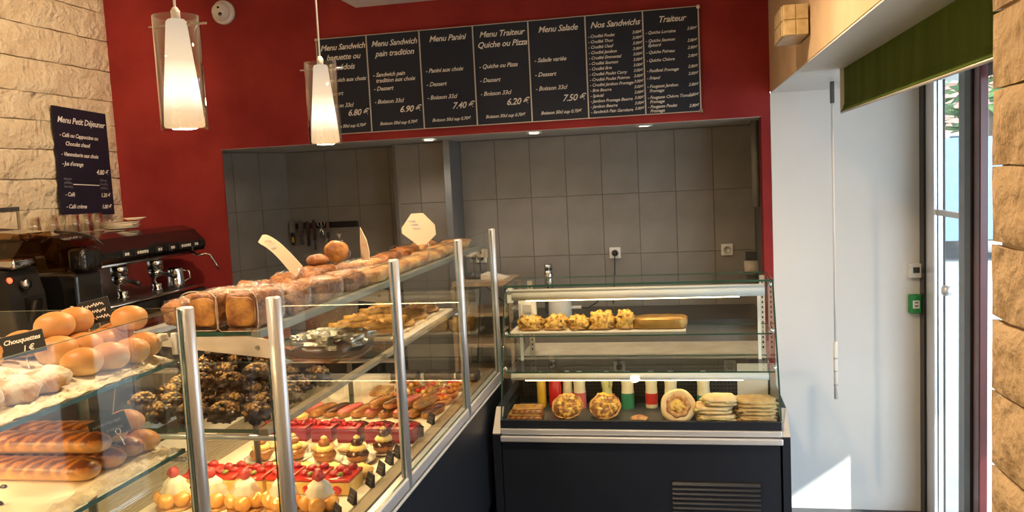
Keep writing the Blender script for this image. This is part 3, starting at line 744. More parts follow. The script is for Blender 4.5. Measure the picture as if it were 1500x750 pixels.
b = MB(); b.tube([(0, 0, 0.25), (0, 0, 1.30)], 0.005, 8); build('rod', b, 'white_plastic', t, True)
b = MB(); b.tube([(0, 0, 0), (0, 0, 0.25)], 0.0085, 8); build('grip', b, 'white_plastic', t, True)
for z in (0.06, 0.12, 0.175):
    b = MB(); b.tube([(0, 0, z), (0, 0, z + 0.008)], 0.0095, 8); build('ring', b, 'frame_grey', t, True)
b = MB(); b.rbox(-0.008, 0.008, -0.008, 0.008, 1.26, 1.349, 0.002, 1); build('hook', b, 'dark_grey', t)
t = thing('thermostat', 'small white wall thermostat with dark screen beside the door', 'thermostat', (1.064, BY, 1.11))
b = MB(); b.rbox(-0.028, 0.028, -0.022, 0.0, 0, 0.065, 0.004); build('body', b, 'white_plastic', t)
b = MB(); b.box(-0.010, 0.018, -0.0235, -0.021, 0.024, 0.05); build('screen', b, 'dark_glass', t)
t = thing('door_release', 'green emergency door release box low on the white wall', 'switch', (1.062, BY, 0.948))
b = MB(); b.rbox(-0.026, 0.026, -0.03, 0.0, 0, 0.086, 0.004); build('body', b, 'green_box', t)
b = MB(); b.rbox(-0.012, 0.018, -0.033, -0.029, 0.022, 0.06, 0.002); build('press_plate', b, 'white_plastic', t)
for dz in (0.033, 0.048):
    b = MB(); b.box(-0.004, 0.010, -0.0342, -0.0328, dz, dz + 0.005); build('mark', b, 'black', t)

# ================================================================= KITCHEN NICHE
def socket(x, z, y, label, plug):
    t = thing('wall_socket', label, 'socket', (x, y, z))
    b = MB(); b.rbox(-0.032, 0.032, -0.010, 0, -0.032, 0.032, 0.003); build('plate', b, 'white_plastic', t)
    b = MB(); b.lathe([(0.0, 0), (0.019, 0), (0.021, 0.004), (0.017, 0.004), (0.016, 0.001), (0, 0.001)], 18); b.xf(Matrix.Translation((0, -0.010, 0)) @ Matrix.Rotation(PI / 2, 4, 'X')); build('outlet', b, 'frame_grey', t, True)
    if plug:
        k = thing('power_cord', 'black plug and cord hanging from the ' + plug, 'cord', (x, y - 0.014, z))
        b = MB(); b.lathe([(0.0, 0), (0.017, 0.0), (0.015, 0.03), (0.006, 0.036), (0, 0.036)], 14); b.xf(Matrix.Rotation(PI / 2, 4, 'X')); build('plug', b, 'black', k, True)
        return k
k = socket(-0.345, 1.207, 4.698, 'white wall socket in the middle of the tiled niche, black plug in it', 'middle niche socket')
b = MB(); b.tube([(0, -0.03, 0), (0.0, -0.034, -0.03), (-0.003, -0.03, -0.1), (-0.012, -0.02, -0.2), (-0.02, -0.02, -0.285)], 0.0035, 6); build('cord', b, 'black', k, True)
socket(0.272, 1.205, 4.698, 'empty white wall socket at the right of the tiled niche', None)
k = socket(-1.125, 1.205, 4.698, 'white wall socket seen behind the bread counter\'s last post', 'socket behind the last counter post')
b = MB(); b.tube([(0, -0.03, 0), (0.0, -0.034, -0.03), (0.0, -0.03, -0.08), (0.03, -0.03, -0.17), (0.12, -0.04, -0.25), (0.24, -0.06, -0.285)], 0.0035, 6); build('cord', b, 'black', k, True)

t = thing('worktop', 'dark grey kitchen worktop along the tiled niche', 'worktop', (-0.25, 4.44, 0))
b = MB(); b.box(-0.62, 0.66, -0.22, 0.25, 0.87, 0.90); build('top', b, 'dark_grey', t)
b = MB(); b.box(-0.60, 0.64, -0.19, 0.25, 0.0, 0.869); build('cabinet', b, 'tile', t)
t = thing('wooden_rack', 'small wooden shelf rack cluttered with papers in the niche', 'rack', (-1.04, 4.44, 0))
b = MB(); b.box(-0.16, 0.16, -0.15, 0.15, 1.085, 1.11); build('top', b, 'wood', t)
for z in (0.92, 0.75, 0.58):
    b = MB(); b.box(-0.15, 0.15, -0.14, 0.14, z, z + 0.02); build('shelf', b, 'wood', t)
for sx in (-1, 1):
    for sy in (-1, 1):
        b = MB(); b.box(sx * 0.158 - 0.01, sx * 0.158 + 0.01, sy * 0.142 - 0.01, sy * 0.142 + 0.01, 0, 1.084); build('leg', b, 'wood', t)
o = build('paper_sheet', MB().hexa([(-.07, -.04, 0), (.06, -.05, 0), (.075, .05, 0), (-.05, .06, 0)], [(-.07, -.04, .03), (.06, -.05, .008), (.075, .05, .006), (-.05, .06, .034)]), 'dish', loc=(-0.99, 4.42, 1.111)); tag(o, 'folded white paper lying on the wooden rack', 'paper')
o = build('cloth', MB().blob((0, 0, 0.012), (0.07, 0.05, 0.022), 12, 6, .5, 60, 2, 0), 'dark_grey', loc=(-1.10, 4.46, 1.111), smooth=True); tag(o, 'crumpled dark cloth on the wooden rack', 'cloth')
t = thing('steel_bottle', 'tall steel bottle standing on the niche worktop', 'bottle', (-0.705, 4.52, 0.90))
b = MB(); b.lathe([(0.0, 0), (0.028, 0), (0.028, 0.22), (0.022, 0.24)], 18); build('body', b, 'chrome', t, True)
b = MB(); b.lathe([(0.0, 0.24), (0.023, 0.24), (0.023, 0.27), (0.0, 0.272)], 18); build('cap', b, 'steel', t, True)
t = thing('kettle', 'white electric kettle on the niche worktop behind the snack case', 'kettle', (-0.625, 4.36, 0.90))
b = MB(); b.lathe([(0.0, 0), (0.062, 0), (0.064, 0.01), (0.060, 0.11), (0.052, 0.12), (0, 0.122)], 22); build('body', b, 'white_plastic', t, True)
b = MB(); b.rbox(0.055, 0.115, -0.012, 0.012, 0.045, 0.06, 0.004); build('handle', b, 'white_plastic', t)
b = MB(); b.tube([(0.112, 0, 0.05), (0.15, 0.0, 0.048), (0.20, 0.03, 0.075), (0.235, 0.06, 0.12)], 0.004, 6); build('cord', b, 'black', t, True)
t = thing('kitchen_unit', 'black kitchen appliance in the left of the tiled niche', 'appliance', (-1.86, 4.42, 0))
b = MB(); b.rbox(-0.28, 0.28, -0.2, 0.25, 0.06, 1.04, 0.008); build('body', b, 'gloss_black', t)
b = MB(); b.rbox(-0.26, 0.26, -0.212, -0.2, 0.12, 0.98, 0.004); d = build('door', b, 'black', t)
b = MB(); b.tube([(-0.22, -0.235, 0.9), (0.22, -0.235, 0.9)], 0.008, 8); build('handle', b, 'steel', d, True)
b = MB(); b.box(-0.27, 0.27, -0.17, 0.24, 0, 0.06); build('plinth', b, 'black', t)
# wall bracket with a paper roll at the right edge
t = thing('roll_holder', 'dark paper roll holder on the right end of the niche wall', 'holder', (0.40, 4.62, 1.06))
b = MB(); b.box(-0.03, 0.03, 0.02, 0.078, 0.0, 0.13); build('back', b, 'dark_grey', t)
b = MB(); b.tube([(-0.045, -0.01, 0.05), (0.025, -0.01, 0.05)], 0.04, 16); build('roll', b, 'ledge', t, True)
# knife strip
t = thing('knife_rack', 'black magnetic knife strip on the tiles of the dark recess', 'rack', (-2.11, 4.752, 1.43))
b = MB(); b.rbox(-0.215, 0.215, -0.02, -0.002, -0.018, 0.018, 0.006); build('strip', b, 'black', t)
YH = 4.727
def tool(x, label, blade, hand, hmat, zt, cat='knife', stripe=None):
    t = thing('kitchen_knife' if cat == 'knife' else cat.replace(' ', '_'), label, cat, (x, YH, zt))
    w, L = blade
    b = MB(); b.prism([(-w / 2, -L), (w / 2, -L), (w / 2, -0.02), (0.0, 0.0), (-w / 2, -0.008)], 'y', 0, 0.0025); build('blade', b, 'steel', t)
    hw, hl = hand
    b = MB(); b.rbox(-hw / 2, hw / 2, -0.006, 0.008, -L - hl, -L, 0.004); build('handle', b, hmat, t)
    if stripe:
        b = MB(); b.rbox(-hw / 3, hw / 3, -0.0085, 0.0, -L - hl * 0.8, -L - hl * 0.35, 0.003); build('grip_inlay', b, stripe, t)
tool(-2.318, 'wide scraper with black and yellow handle, leftmost on the knife strip', (0.04, 0.075), (0.022, 0.075), 'black', 1.465, 'scraper', 'mustard')
tool(-2.262, 'broad pale knife, second from the left on the strip', (0.03, 0.10), (0.016, 0.05), 'dark_grey', 1.465)
tool(-2.215, 'knife with black handle in the middle of the strip', (0.026, 0.085), (0.018, 0.07), 'black', 1.46)
tool(-2.175, 'long thin steel knife hanging lowest from the strip', (0.022, 0.13), (0.012, 0.06), 'dark_grey', 1.468)
tool(-2.085, 'knife with black handle, rightmost on the strip', (0.018, 0.07), (0.018, 0.072), 'black', 1.458)
t = thing('scissors', 'steel scissors hanging from the strip beside the rightmost knife', 'scissors', (-2.128, YH, 1.452))
for sx in (-1, 1):
    b = MB(); b.tube([(sx * 0.012 + 0.012 * math.cos(a), 0, -0.014 + 0.014 * math.sin(a)) for a in [i * PI / 5 for i in range(11)]], 0.003, 6); build('finger_ring', b, 'steel', t, True)
    b = MB(); b.tube([(sx * 0.008, 0, -0.028), (-sx * 0.01, 0, -0.06), (-sx * 0.014, 0, -0.13)], [0.004, 0.005, 0.001], 6); build('blade', b, 'steel', t, True)

# ================================================================= SNACK DISPLAY CASE (right)
FY = 3.10
fr = thing('snack_display_case', 'dark blue refrigerated snack case with glass front and aluminium rail', 'display case', (-0.17, 3.45, 0))
def fp(name, b, m, smooth=False): return build(name, b, m, fr, smooth, world=True)
b = MB(); b.box(-0.703, 0.355, FY + 0.02, 3.86, 0.07, 0.66); fp('cabinet', b, 'navy')
b = MB(); b.box(-0.700, 0.352, FY + 0.002, FY + 0.02, 0.10, 0.622); fp('front_panel', b, 'navy')
b = MB(); b.box(-0.68, 0.33, FY + 0.06, 3.82, 0, 0.07); fp('plinth', b, 'black')
for x0, x1 in ((-0.735, -0.704), (0.360, 0.388)):
    b = MB(); b.prism([(FY - 0.004, 0.0), (3.87, 0.0), (3.87, 0.75), (FY + 0.09, 0.735), (FY - 0.004, 0.652)], 'x', x0, x1); fp('end_panel', b, 'navy')
    b = MB(); b.hexa([(x0, FY - 0.002, 0.654), (x1, FY - 0.002, 0.654), (x1, FY + 0.09, 0.737), (x0, FY + 0.09, 0.737)], [(x0, FY - 0.004, 0.657), (x1, FY - 0.004, 0.657), (x1, FY + 0.089, 0.740), (x0, FY + 0.089, 0.740)]); fp('end_cap', b, 'frame_grey')
b = MB(); b.rbox(-0.703, 0.359, FY - 0.004, FY + 0.02, 0.654, 0.676, 0.003); fp('upper_rail', b, 'alu')
b = MB(); b.rbox(-0.703, 0.362, FY - 0.014, FY + 0.02, 0.626, 0.649, 0.004); fp('lower_rail', b, 'alu')
b = MB(); b.box(-0.703, 0.359, FY + 0.004, FY + 0.022, 0.677, 0.708); fp('lip', b, 'navy')
# vent grille
b = MB(); b.box(-0.048, 0.282, FY, FY + 0.003, 0.27, 0.482); fp('grille_back', b, 'black')
for k in range(11):
    z = 0.468 - 0.0185 * k
    b = MB(); b.hexa([(-0.045, FY - 0.007, z - 0.006), (0.278, FY - 0.007, z - 0.006), (0.278, FY, z - 0.003), (-0.045, FY, z - 0.003)], [(-0.045, FY - 0.007, z - 0.003), (0.278, FY - 0.007, z - 0.003), (0.278, FY, z + 0.006), (-0.045, FY, z + 0.006)]); fp('slat', b, 'navy')
# glass body
pane('front_glass', [(-0.700, 3.116, 0.706), (0.356, 3.116, 0.706), (0.356, 3.122, 0.706), (-0.700, 3.122, 0.706)], [(-0.700, 3.302, 1.207), (0.356, 3.302, 1.207), (0.356, 3.308, 1.207), (-0.700, 3.308, 1.207)], fr)
for x in (-0.706, 0.357):
    pane('side_glass', [(x, 3.124, 0.708), (x + 0.006, 3.124, 0.708), (x + 0.006, 3.80, 0.708), (x, 3.80, 0.708)], [(x, 3.308, 1.205), (x + 0.006, 3.308, 1.205), (x + 0.006, 3.54, 1.205), (x, 3.54, 1.205)], fr)
pane_box('top_glass', -0.706, 0.362, 3.296, 3.56, 1.209, 1.217, fr)
pane_box('upper_shelf', -0.692, 0.350, 3.262, 3.48, 1.008, 1.014, fr)
pane_box('middle_shelf', -0.692, 0.350, 3.205, 3.50, 0.872, 0.878, fr)
for z, y, r in ((1.172, 3.335, 0.024), (0.852, 3.235, 0.015)):
    b = MB(); b.tube([(-0.675, y, z), (0.330, y, z)], r, 14); fp('lamp_housing', b, 'white_plastic', True)
    b = MB(); b.tube([(-0.62, y + 0.006, z - r + 0.001), (0.235, y + 0.006, z - r + 0.001)], 0.0055, 8); fp('light_tube', b, 'tube', True)
b = MB(); b.rbox(-0.697, -0.675, 3.32, 3.35, 1.14, 1.20, 0.003); fp('lamp_bracket', b, 'white_plastic')
b = MB(); b.rbox(-0.672, -0.60, 3.45, 3.48, 1.055, 1.135, 0.006); q = fp('reflection_box', b, 'white_plastic')  # solid white box stands in for a socket reflection in the glass
b = MB(); b.rbox(-0.655, -0.618, 3.444, 3.452, 1.075, 1.115, 0.003); build('switch', b, 'frame_grey', q, world=True)  # plate on the box, part of the same modelled reflection
b = MB(); b.box(-0.700, 0.354, 3.125, 3.505, 0.661, 0.668); fp('deck', b, 'dark_grey')
b = MB(); b.box(-0.700, 0.354, 3.125, 3.30, 0.669, 0.6895); fp('display_step', b, 'dark_grey')
b = MB(); b.box(-0.700, 0.354, 3.512, 3.86, 0.80, 0.862); fp('rear_ledge', b, 'ledge')
b = MB(); b.box(-0.700, 0.354, 3.504, 3.512, 0.668, 0.86); fp('back_panel', b, 'black')
b = MB()
for k in range(60): 
    x = -0.68 + 0.0152 * k
    b.box(x, x + 0.006, 3.500, 3.504, 0.70, 0.83)
for k in range(9):
    z = 0.70 + 0.0155 * k
    b.box(-0.68, 0.228, 3.4995, 3.503, z, z + 0.006)
o = fp('perforated_grille', b, 'dark_grey'); o['kind'] = 'stuff'
b = MB(); b.box(0.23, 0.352, 3.492, 3.502, 0.69, 0.84); fp('side_plate', b, 'beige_panel')
for x in (-0.66, 0.315):
    b = MB(); b.box(x - 0.006, x + 0.006, 3.40, 3.412, 0.88, 1.15); fp('shelf_support', b, 'white_plastic')
    b = MB(); b.box(x + 0.015, x + 0.035, 3.52, 3.535, 0.85, 1.205); q = fp('slotted_upright', b, 'beige_panel')
    b = MB()
    for k in range(14): b.box(x + 0.022, x + 0.028, 3.5185, 3.5205, 0.90 + 0.021 * k, 0.909 + 0.021 * k)
    o = build('slots', b, 'black', q, world=True)
for x in (-0.698, 0.350):
    for y, z in ((3.32, 1.195), (3.28, 1.02), (3.23, 0.885)):
        b = MB(); b.blob((x, y, z), (0.008, 0.010, 0.010), 10, 6); fp('glass_clamp', b, 'chrome', True)

# pizza pieces on their white tray, upper shelf
t = thing('pizza_tray', 'long white tray on the upper shelf of the snack case', 'tray', (-0.33, 3.37, 1.0145))
b = MB(); b.rbox(-0.355, 0.355, -0.075, 0.075, 0, 0.010, 0.003); build('tray', b, 'dish', t)
pz = None
for i, (x, w, h, sd) in enumerate(((-0.605, .085, .026, 1), (-0.500, .075, .028, 2), (-0.405, .075, .026, 3), (-0.310, .085, .034, 4), (-0.215, .06, .036, 5))):
    t = thing('pizza_slice', f'{ORD[i]} cheesy pizza piece from the left on the snack case tray', 'pizza', (x, 3.355, 1.025), random.uniform(-.1, .1), 'pizza pieces on the upper tray')
    b = MB(); b.blob((0, 0, 0.008), (w * .57, 0.062, 0.010), 16, 6, .2, 60, sd, 0, .7); build('base', b, 'crust', t, True)
    b = MB(); b.blob((0, 0, h * .8), (w * .57, 0.057, h * 1.15), 30, 14, .6, 70, sd, 0.004, .75); build('cheese', b, 'pizza', t, True)
    for k in range(4):
        b = MB(); a = random.uniform(0, 6.28); b.blob((w * .38 * math.cos(a), -0.045 + .03 * random.random(), h * 1.35), (.009, .010, .008), 8, 5, .3, 90, k); build('topping', b, 'ham' if k % 2 else 'choc', t, True)
t = thing('baguette', 'long golden bread lying at the right of the pizza pieces', 'bread', (-0.075, 3.355, 1.025))
b = MB(); b.blob((0, 0, 0.024), (0.108, 0.055, 0.026), 24, 12, .08, 40, 9, 0.0, .45); build('crust', b, 'gilt', t, True)
b = MB(); b.blob((0.06, -0.02, 0.018), (0.05, 0.04, 0.03), 14, 8, .3, 60, 3, 0.001, .6); build('wrapper', b, 'film', t, True)

# bottles at the back of the lower bay
def bottle(x, col, label, r=0.025, band=None, bz=(0.02, 0.07), shape=0, h=0.150, y=3.435):
    t = thing('sauce_bottle', label, 'bottle', (x, y, 0.668), random.uniform(0, 1), 'sauce bottles in the snack case')
    if shape == 0: pr = [(0.0, 0), (r * .9, 0), (r, .006), (r * .98, h * .45), (r * .90, h * .62), (r * .98, h * .76), (r * .92, h * .92), (r * .5, h * .98), (0, h)]
    elif shape == 1: pr = [(0.0, 0), (r * .9, 0), (r, .006), (r, h * .88), (r * .5, h * .95), (0.0, h)]
    else: pr = [(0.0, 0), (r, 0), (r * 1.05, .02), (r * .78, h * .5), (r * 1.0, h * .75), (r * .9, h * .92), (0.0, h)]
    b = MB(); b.lathe(pr, 20); build('body', b, col, t, True)
    b = MB(); b.lathe([(0.0, h), (r * .5, h), (r * .45, h + .005), (0.0, h + .006)], 12); build('cap', b, 'white_plastic' if shape != 1 else col, t, True)
    if band:
        b = MB(); b.lathe([(r * 1.015, bz[0]), (r * 1.02, bz[1])], 20); b.f = [f for f in b.f if len(f) == 4]; b.mi = b.mi[:len(b.f)]; build('label', b, band, t, True)
    if shape == 2:
        for sx in (-1, 1):
            b = MB(); b.blob((sx * 0.006, -r * .86, h * .72), (0.005, 0.004, 0.022), 10, 8); build('grip_hollow', b, 'filling', t, True)
bottle(-0.589, 'mustard', 'mustard yellow squeeze bottle, leftmost of the sauce bottles', 0.0195, shape=1)
bottle(-0.530, 'ketchup', 'bright red ketchup squeeze bottle', 0.0265, shape=1)
bottle(-0.478, 'mayo', 'slim cream sauce bottle right of the red one, pink low label', 0.0215, 'label_pink', (0.0, 0.062), y=3.45)
bottle(-0.425, 'mayo', 'fat cream sauce bottle with a broad pink label', 0.027, 'label_pink', (0.0, 0.068))
bottle(-0.308, 'olive_plastic', 'pale olive waisted bottle with two grip hollows', 0.025, shape=2)
bottle(-0.222, 'mayo', 'cream sauce bottle with a dark green label', 0.027, 'label_green', (0.0, 0.066))
bottle(-0.123, 'mayo', 'cream sauce bottle with a red label, between two green labelled ones', 0.026, 'label_red', (0.02, 0.066))
bottle(-0.043, 'mayo', 'cream sauce bottle with a green label behind the pizza roll', 0.027, 'label_green', (0.0, 0.062))
bottle(0.090, 'mayo', 'cream sauce bottle with green label, rightmost of the sauce bottles', 0.027, 'label_green', (0.0, 0.058))

ZD = 0.690
t = thing('toasted_sandwich', 'flat toasted sandwich under another at the left of the snack case', 'sandwich', (-0.618, 3.2, ZD), 0, 'toasted sandwiches in the snack case')
b = MB(); b.rbox(-0.07, 0.07, -0.045, 0.045, 0, 0.02, 0.009, 3); build('bread', b, 'bread', t, True)
b = MB(); b.rbox(-0.067, 0.067, -0.043, 0.043, 0.02, 0.024, 0.001, 1); build('cheese', b, 'tart_gold', t)
dup(t, (-0.610, 3.205, ZD + 0.0245), 0.06, 'toasted sandwich lying on top of another at the left of the snack case', None, (0.88, 0.9, 0.9))
TQ = Matrix.Translation((0, 0, .037)) @ Matrix.Rotation(math.radians(38), 4, 'X')     # leaning back on the next one
def quiche(x, sd, label):
    t = thing('quiche', label, 'quiche', (x, 3.205, ZD), 0.0, None)
    b = MB(); b.lathe([(0.0, 0), (0.056, 0), (0.063, 0.020), (0.059, 0.022), (0.052, 0.015), (0.0, 0.015)], 26, wob=.03, lobes=9); b.xf(TQ); build('crust', b, 'crust', t, True)
    b = MB(); b.blob((0, 0, 0.018), (0.058, 0.058, 0.020), 30, 12, .35, 90, sd, .010); b.xf(TQ); build('filling', b, 'quiche', t, True)
    for k in range(6):
        a = k * 1.05 + sd; b = MB(); b.blob((.03 * math.cos(a), .03 * math.sin(a), .034), (.010, .008, .006), 8, 5, .3, 90, k); b.xf(TQ); build('topping', b, 'ham' if k % 2 else 'butter', t, True)
quiche(-0.447, 1, 'round golden quiche left of another, in front of the red bottle')
quiche(-0.297, 2, 'round golden quiche in front of the olive bottle')
t = thing('small_pastry', 'small flat brown pastry between the quiche and the pizza roll', 'pastry', (-0.163, 3.18, ZD))
b = MB(); b.blob((0, 0, .008), (0.035, 0.03, 0.012), 14, 6, .3, 60, 4, 0); build('body', b, 'ham', t, True)
t = thing('pizza_roll', 'round pizza roll with a browned spiral middle, standing on edge', 'pizza roll', (-0.014, 3.20, ZD))
rot = Matrix.Translation((0, 0, 0.050)) @ Matrix.Rotation(math.radians(62), 4, 'X') 
b = MB(); b.lathe([(0.0, -0.014), (0.055, -0.014), (0.068, -0.004), (0.068, 0.008), (0.058, 0.016), (0.045, 0.012), (0.0, 0.012)], 28, wob=.025, lobes=5); b.xf(rot); build('dough', b, 'pale_bread', t, True)
b = MB(); b.lathe([(0.026, 0.012), (0.034, 0.020), (0.044, 0.018), (0.047, 0.012)], 26, wob=.08, lobes=7); b.xf(rot); build('browned_ring', b, 'ham', t, True)
b = MB(); b.blob((0, 0, 0.013), (0.030, 0.026, 0.010), 16, 8, .6, 90, 3); b.xf(rot); build('filling', b, 'pizza', t, True)
b = MB(); b.blob((0.004, 0.055, 0.0), (0.02, 0.015, 0.012), 12, 6, .4, 80, 8); b.xf(rot); build('olive', b, 'choc', t, True)
def flat_sandwich(x, y, z, w, label, m, grp, fill='filling', rz=0.0):
    t = thing('filled_flatbread' if m == 'pale_bread' else 'panini', label, 'sandwich', (x, y, z), rz, grp)
    b = MB(); b.blob((0, 0, 0.008), (w, 0.055, 0.009), 22, 8, .15, 50, z * 40, 0, .6); build('bread', b, m, t, True)
    b = MB(); b.blob((0, 0, 0.0165), (w * 0.97, 0.053, 0.006), 22, 6, .5, 70, z * 20, 0.010, .6); build('filling', b, fill, t, True)
    b = MB(); b.blob((0, 0, 0.022), (w * 0.98, 0.054, 0.010), 22, 8, .15, 50, z * 9, 0.016, .6); build('top_bread', b, m, t, True)
for k in range(3):
    flat_sandwich(0.128 + 0.008 * k * (-1) ** k, 3.2, ZD + k * 0.0315, (0.078, 0.074, 0.066)[k], f'{("bottom", "middle", "top")[k]} floured flatbread sandwich of the stack right of the pizza roll', 'pale_bread', 'flatbread sandwich stack')
for k in range(3):
    flat_sandwich(0.276, 3.2, ZD + k * 0.0285, 0.074, f'{("bottom", "middle", "top")[k]} brown panini of the stack at the right end of the snack case', 'panini', 'panini stack', 'panini')
    if k == 2:
        o = build('cling_film', MB().blob((0, 0, 0.016), (0.030, 0.008, 0.017), 14, 8, .5, 90, 4, 0.001, .6), 'film', loc=(0.318, 3.136, ZD), smooth=True); tag(o, 'crumpled cling film at the right end of the panini stack', 'film')

# ================================================================= PASTRY COUNTER (far module)
PX = -0.757
pc = thing('pastry_counter', 'long black pastry counter with glass front and aluminium posts', 'display case', (-1.2, 2.4, 0))
def pp(name, b, m, smooth=False): return build(name, b, m, pc, smooth, world=True)
b = MB(); b.box(-1.74, -0.772, 1.46, 3.42, 0.10, 0.785); pp('base', b, 'navy')
b = MB(); b.box(-1.70, -0.83, 1.46, 3.40, 0, 0.10); pp('plinth', b, 'black')
b = MB(); b.box(-0.771, -0.7615, 1.43, 3.42, 0.36, 0.785); pp('front_panel', b, 'navy')
b = MB(); b.rbox(-0.782, -0.748, 1.43, 3.42, 0.807, 0.842, 0.004); pp('rail', b, 'alu')
b = MB(); b.rbox(-0.772, -0.750, 1.43, 3.42, 0.788, 0.800, 0.003); pp('lower_rail', b, 'white_plastic')
b = MB(); b.hexa([(-0.835, 1.45, 0.80), (-0.783, 1.45, 0.80), (-0.783, 3.42, 0.80), (-0.835, 3.42, 0.80)], [(-0.835, 1.45, 0.829), (-0.783, 1.45, 0.846), (-0.783, 3.42, 0.846), (-0.835, 3.42, 0.829)]); pp('sill', b, 'sill')
b = MB(); b.box(-1.74, -0.836, 1.46, 3.42, 0.786, 0.822); pp('deck', b, 'beige_panel')
b = MB()
for k in range(15): b.box(-1.575 + k * 0.0105, -1.570 + k * 0.0105, 1.48, 3.38, 0.822, 0.830)
o = pp('air_grille', b, 'sill'); o['kind'] = 'stuff'
for y in (1.441, 2.13, 2.815, 3.365):
    b = MB(); b.lathe([(0.0, 0.812), (0.0145, 0.812), (0.0145, 1.447), (0.0125, 1.45), (0.0, 1.45)], 18, (PX, y, 0)); pp('post', b, 'alu', True)
for y0, y1 in ((1.458, 2.113), (2.147, 2.798), (2.832, 3.348)):
    pane_box('glass_panel', PX - 0.003, PX + 0.003, y0, y1, 0.843, 1.445, pc)
pane_box('end_glass', -1.20, PX - 0.018, 1.436, 1.442, 0.83, 1.325, pc)
EDGE = mat('grey_green_shelf_edge', (0.20, 0.22, 0.20), 0.35, metal=0.3, col2=(0.24, 0.26, 0.24))
# top shelf with its brackets and edge strip
pane_box('top_shelf', -1.20, -0.8165, 1.452, 3.36, 1.374, 1.382, pc)
b = MB(); b.rbox(-0.816, -0.795, 1.452, 3.36, 1.367, 1.384, 0.002); pp('shelf_edge', b, EDGE)
for y in (1.446, 2.122, 3.34):
    b = MB(); b.prism([(-0.775, 1.330), (-0.775, 1.366), (-0.82, 1.373), (-1.19, 1.373), (-1.19, 1.364), (-1.05, 1.361)], 'y', y, y + 0.006); q = pp('bracket', b, 'beige_panel')
    b = MB(); b.lathe([(0, 0), (0.004, 0), (0.004, 0.003), (0, 0.003)], 10); b.xf(Matrix.Translation((-0.80, y, 1.352)) @ Matrix.Rotation(PI / 2, 4, 'X')); build('screw', b, 'sill', q, world=True)
# middle shelf
pane_box('middle_shelf', -1.22, -0.8185, 1.456, 2.95, 1.178, 1.186, pc)
b = MB(); b.rbox(-0.818, -0.797, 1.456, 2.95, 1.173, 1.187, 0.002); pp('shelf_edge', b, 'sill')
for y in (1.45, 2.13, 2.90):
    b = MB(); b.tube([(-0.775, y + 0.01, 1.168), (-1.2, y + 0.01, 1.168)], 0.006, 8); pp('shelf_arm', b, 'alu', True)
for x in (-1.215,):
    for y in (1.47, 2.15, 2.86):
        b = MB(); b.tube([(x, y, 0.823), (x, y, 1.376)], 0.009, 10); pp('rear_upright', b, 'dark_grey', True)
for z, xx, y2 in ((1.178, -1.10, 2.93), (1.374, -1.10, 3.33)):     # lamp profiles under the shelves, open towards the deck
    b = MB(); b.box(xx - 0.014, xx + 0.014, 1.50, y2, z - 0.013, z - 0.0005); pp('lamp_profile', b, 'alu')
    b = MB(); b.box(xx - 0.009, xx + 0.009, 1.51, y2 - 0.01, z - 0.0134, z - 0.013); pp('light_strip', b, 'strip' if z < 1.3 else 'tube')

# ================================================================= BREAD COUNTER (near module)
NX, NY = -0.875, 1.334
nc = thing('bread_counter', 'near glass bread counter with two glass shelves', 'display case', (-1.2, 0.8, 0))
def np_(name, b, m, smooth=False): return build(name, b, m, nc, smooth, world=True)
b = MB(); b.box(-1.74, -0.89, 0.2, 1.36, 0.10, 0.78); np_('base', b, 'navy')
b = MB(); b.box(-1.70, -0.93, 0.22, 1.35, 0, 0.10); np_('plinth', b, 'black')
b = MB(); b.box(-1.74, -0.86, 0.2, 1.36, 0.781, 0.81); np_('deck', b, 'beige_panel')
b = MB(); b.rbox(-0.90, -0.86, 0.2, 1.34, 0.811, 0.842, 0.004); np_('rail', b, 'alu')
b = MB(); b.lathe([(0.0, 0.812), (0.0155, 0.812), (0.0155, 1.447), (0.0135, 1.45), (0.0, 1.45)], 18, (NX, NY, 0)); np_('post', b, 'alu', True)
b = MB(); b.rbox(-0.901, -0.889, 1.322, 1.33, 1.365, 1.405, 0.002); np_('glass_clip', b, 'white_plastic')
b = MB(); b.rbox(-0.925, -0.905, 1.30, 1.325, 1.392, 1.405, 0.003); np_('shelf_clip', b, 'card')
pane_box('glass_panel', NX - 0.003, NX + 0.003, 0.2, NY - 0.018, 0.843, 1.449, nc)
pane_box('end_glass', -1.48, NX - 0.018, NY - 0.003, NY + 0.003, 0.83, 1.449, nc)
pane_box('upper_shelf', -1.46, -0.888, 0.25, 1.318, 1.350, 1.357, nc)
pane_box('lower_shelf', -1.46, -0.888, 0.25, 1.318, 1.186, 1.193, nc)
b = MB(); b.tube([(-0.888, 1.314, 1.174), (-1.0, 1.314, 1.174)], 0.005, 8); np_('shelf_pin', b, 'alu', True)
b = MB(); b.tube([(-0.888, 1.314, 1.338), (-1.0, 1.314, 1.338)], 0.005, 8); np_('shelf_pin', b, 'alu', True)
for z, e_w in ((1.342, 3.2),):
    b = MB(); b.tube([(-1.22, 0.32, z - .006), (-1.22, 1.0, z - .006)], 0.013, 10); np_('light_tube', b, 'strip2', True)

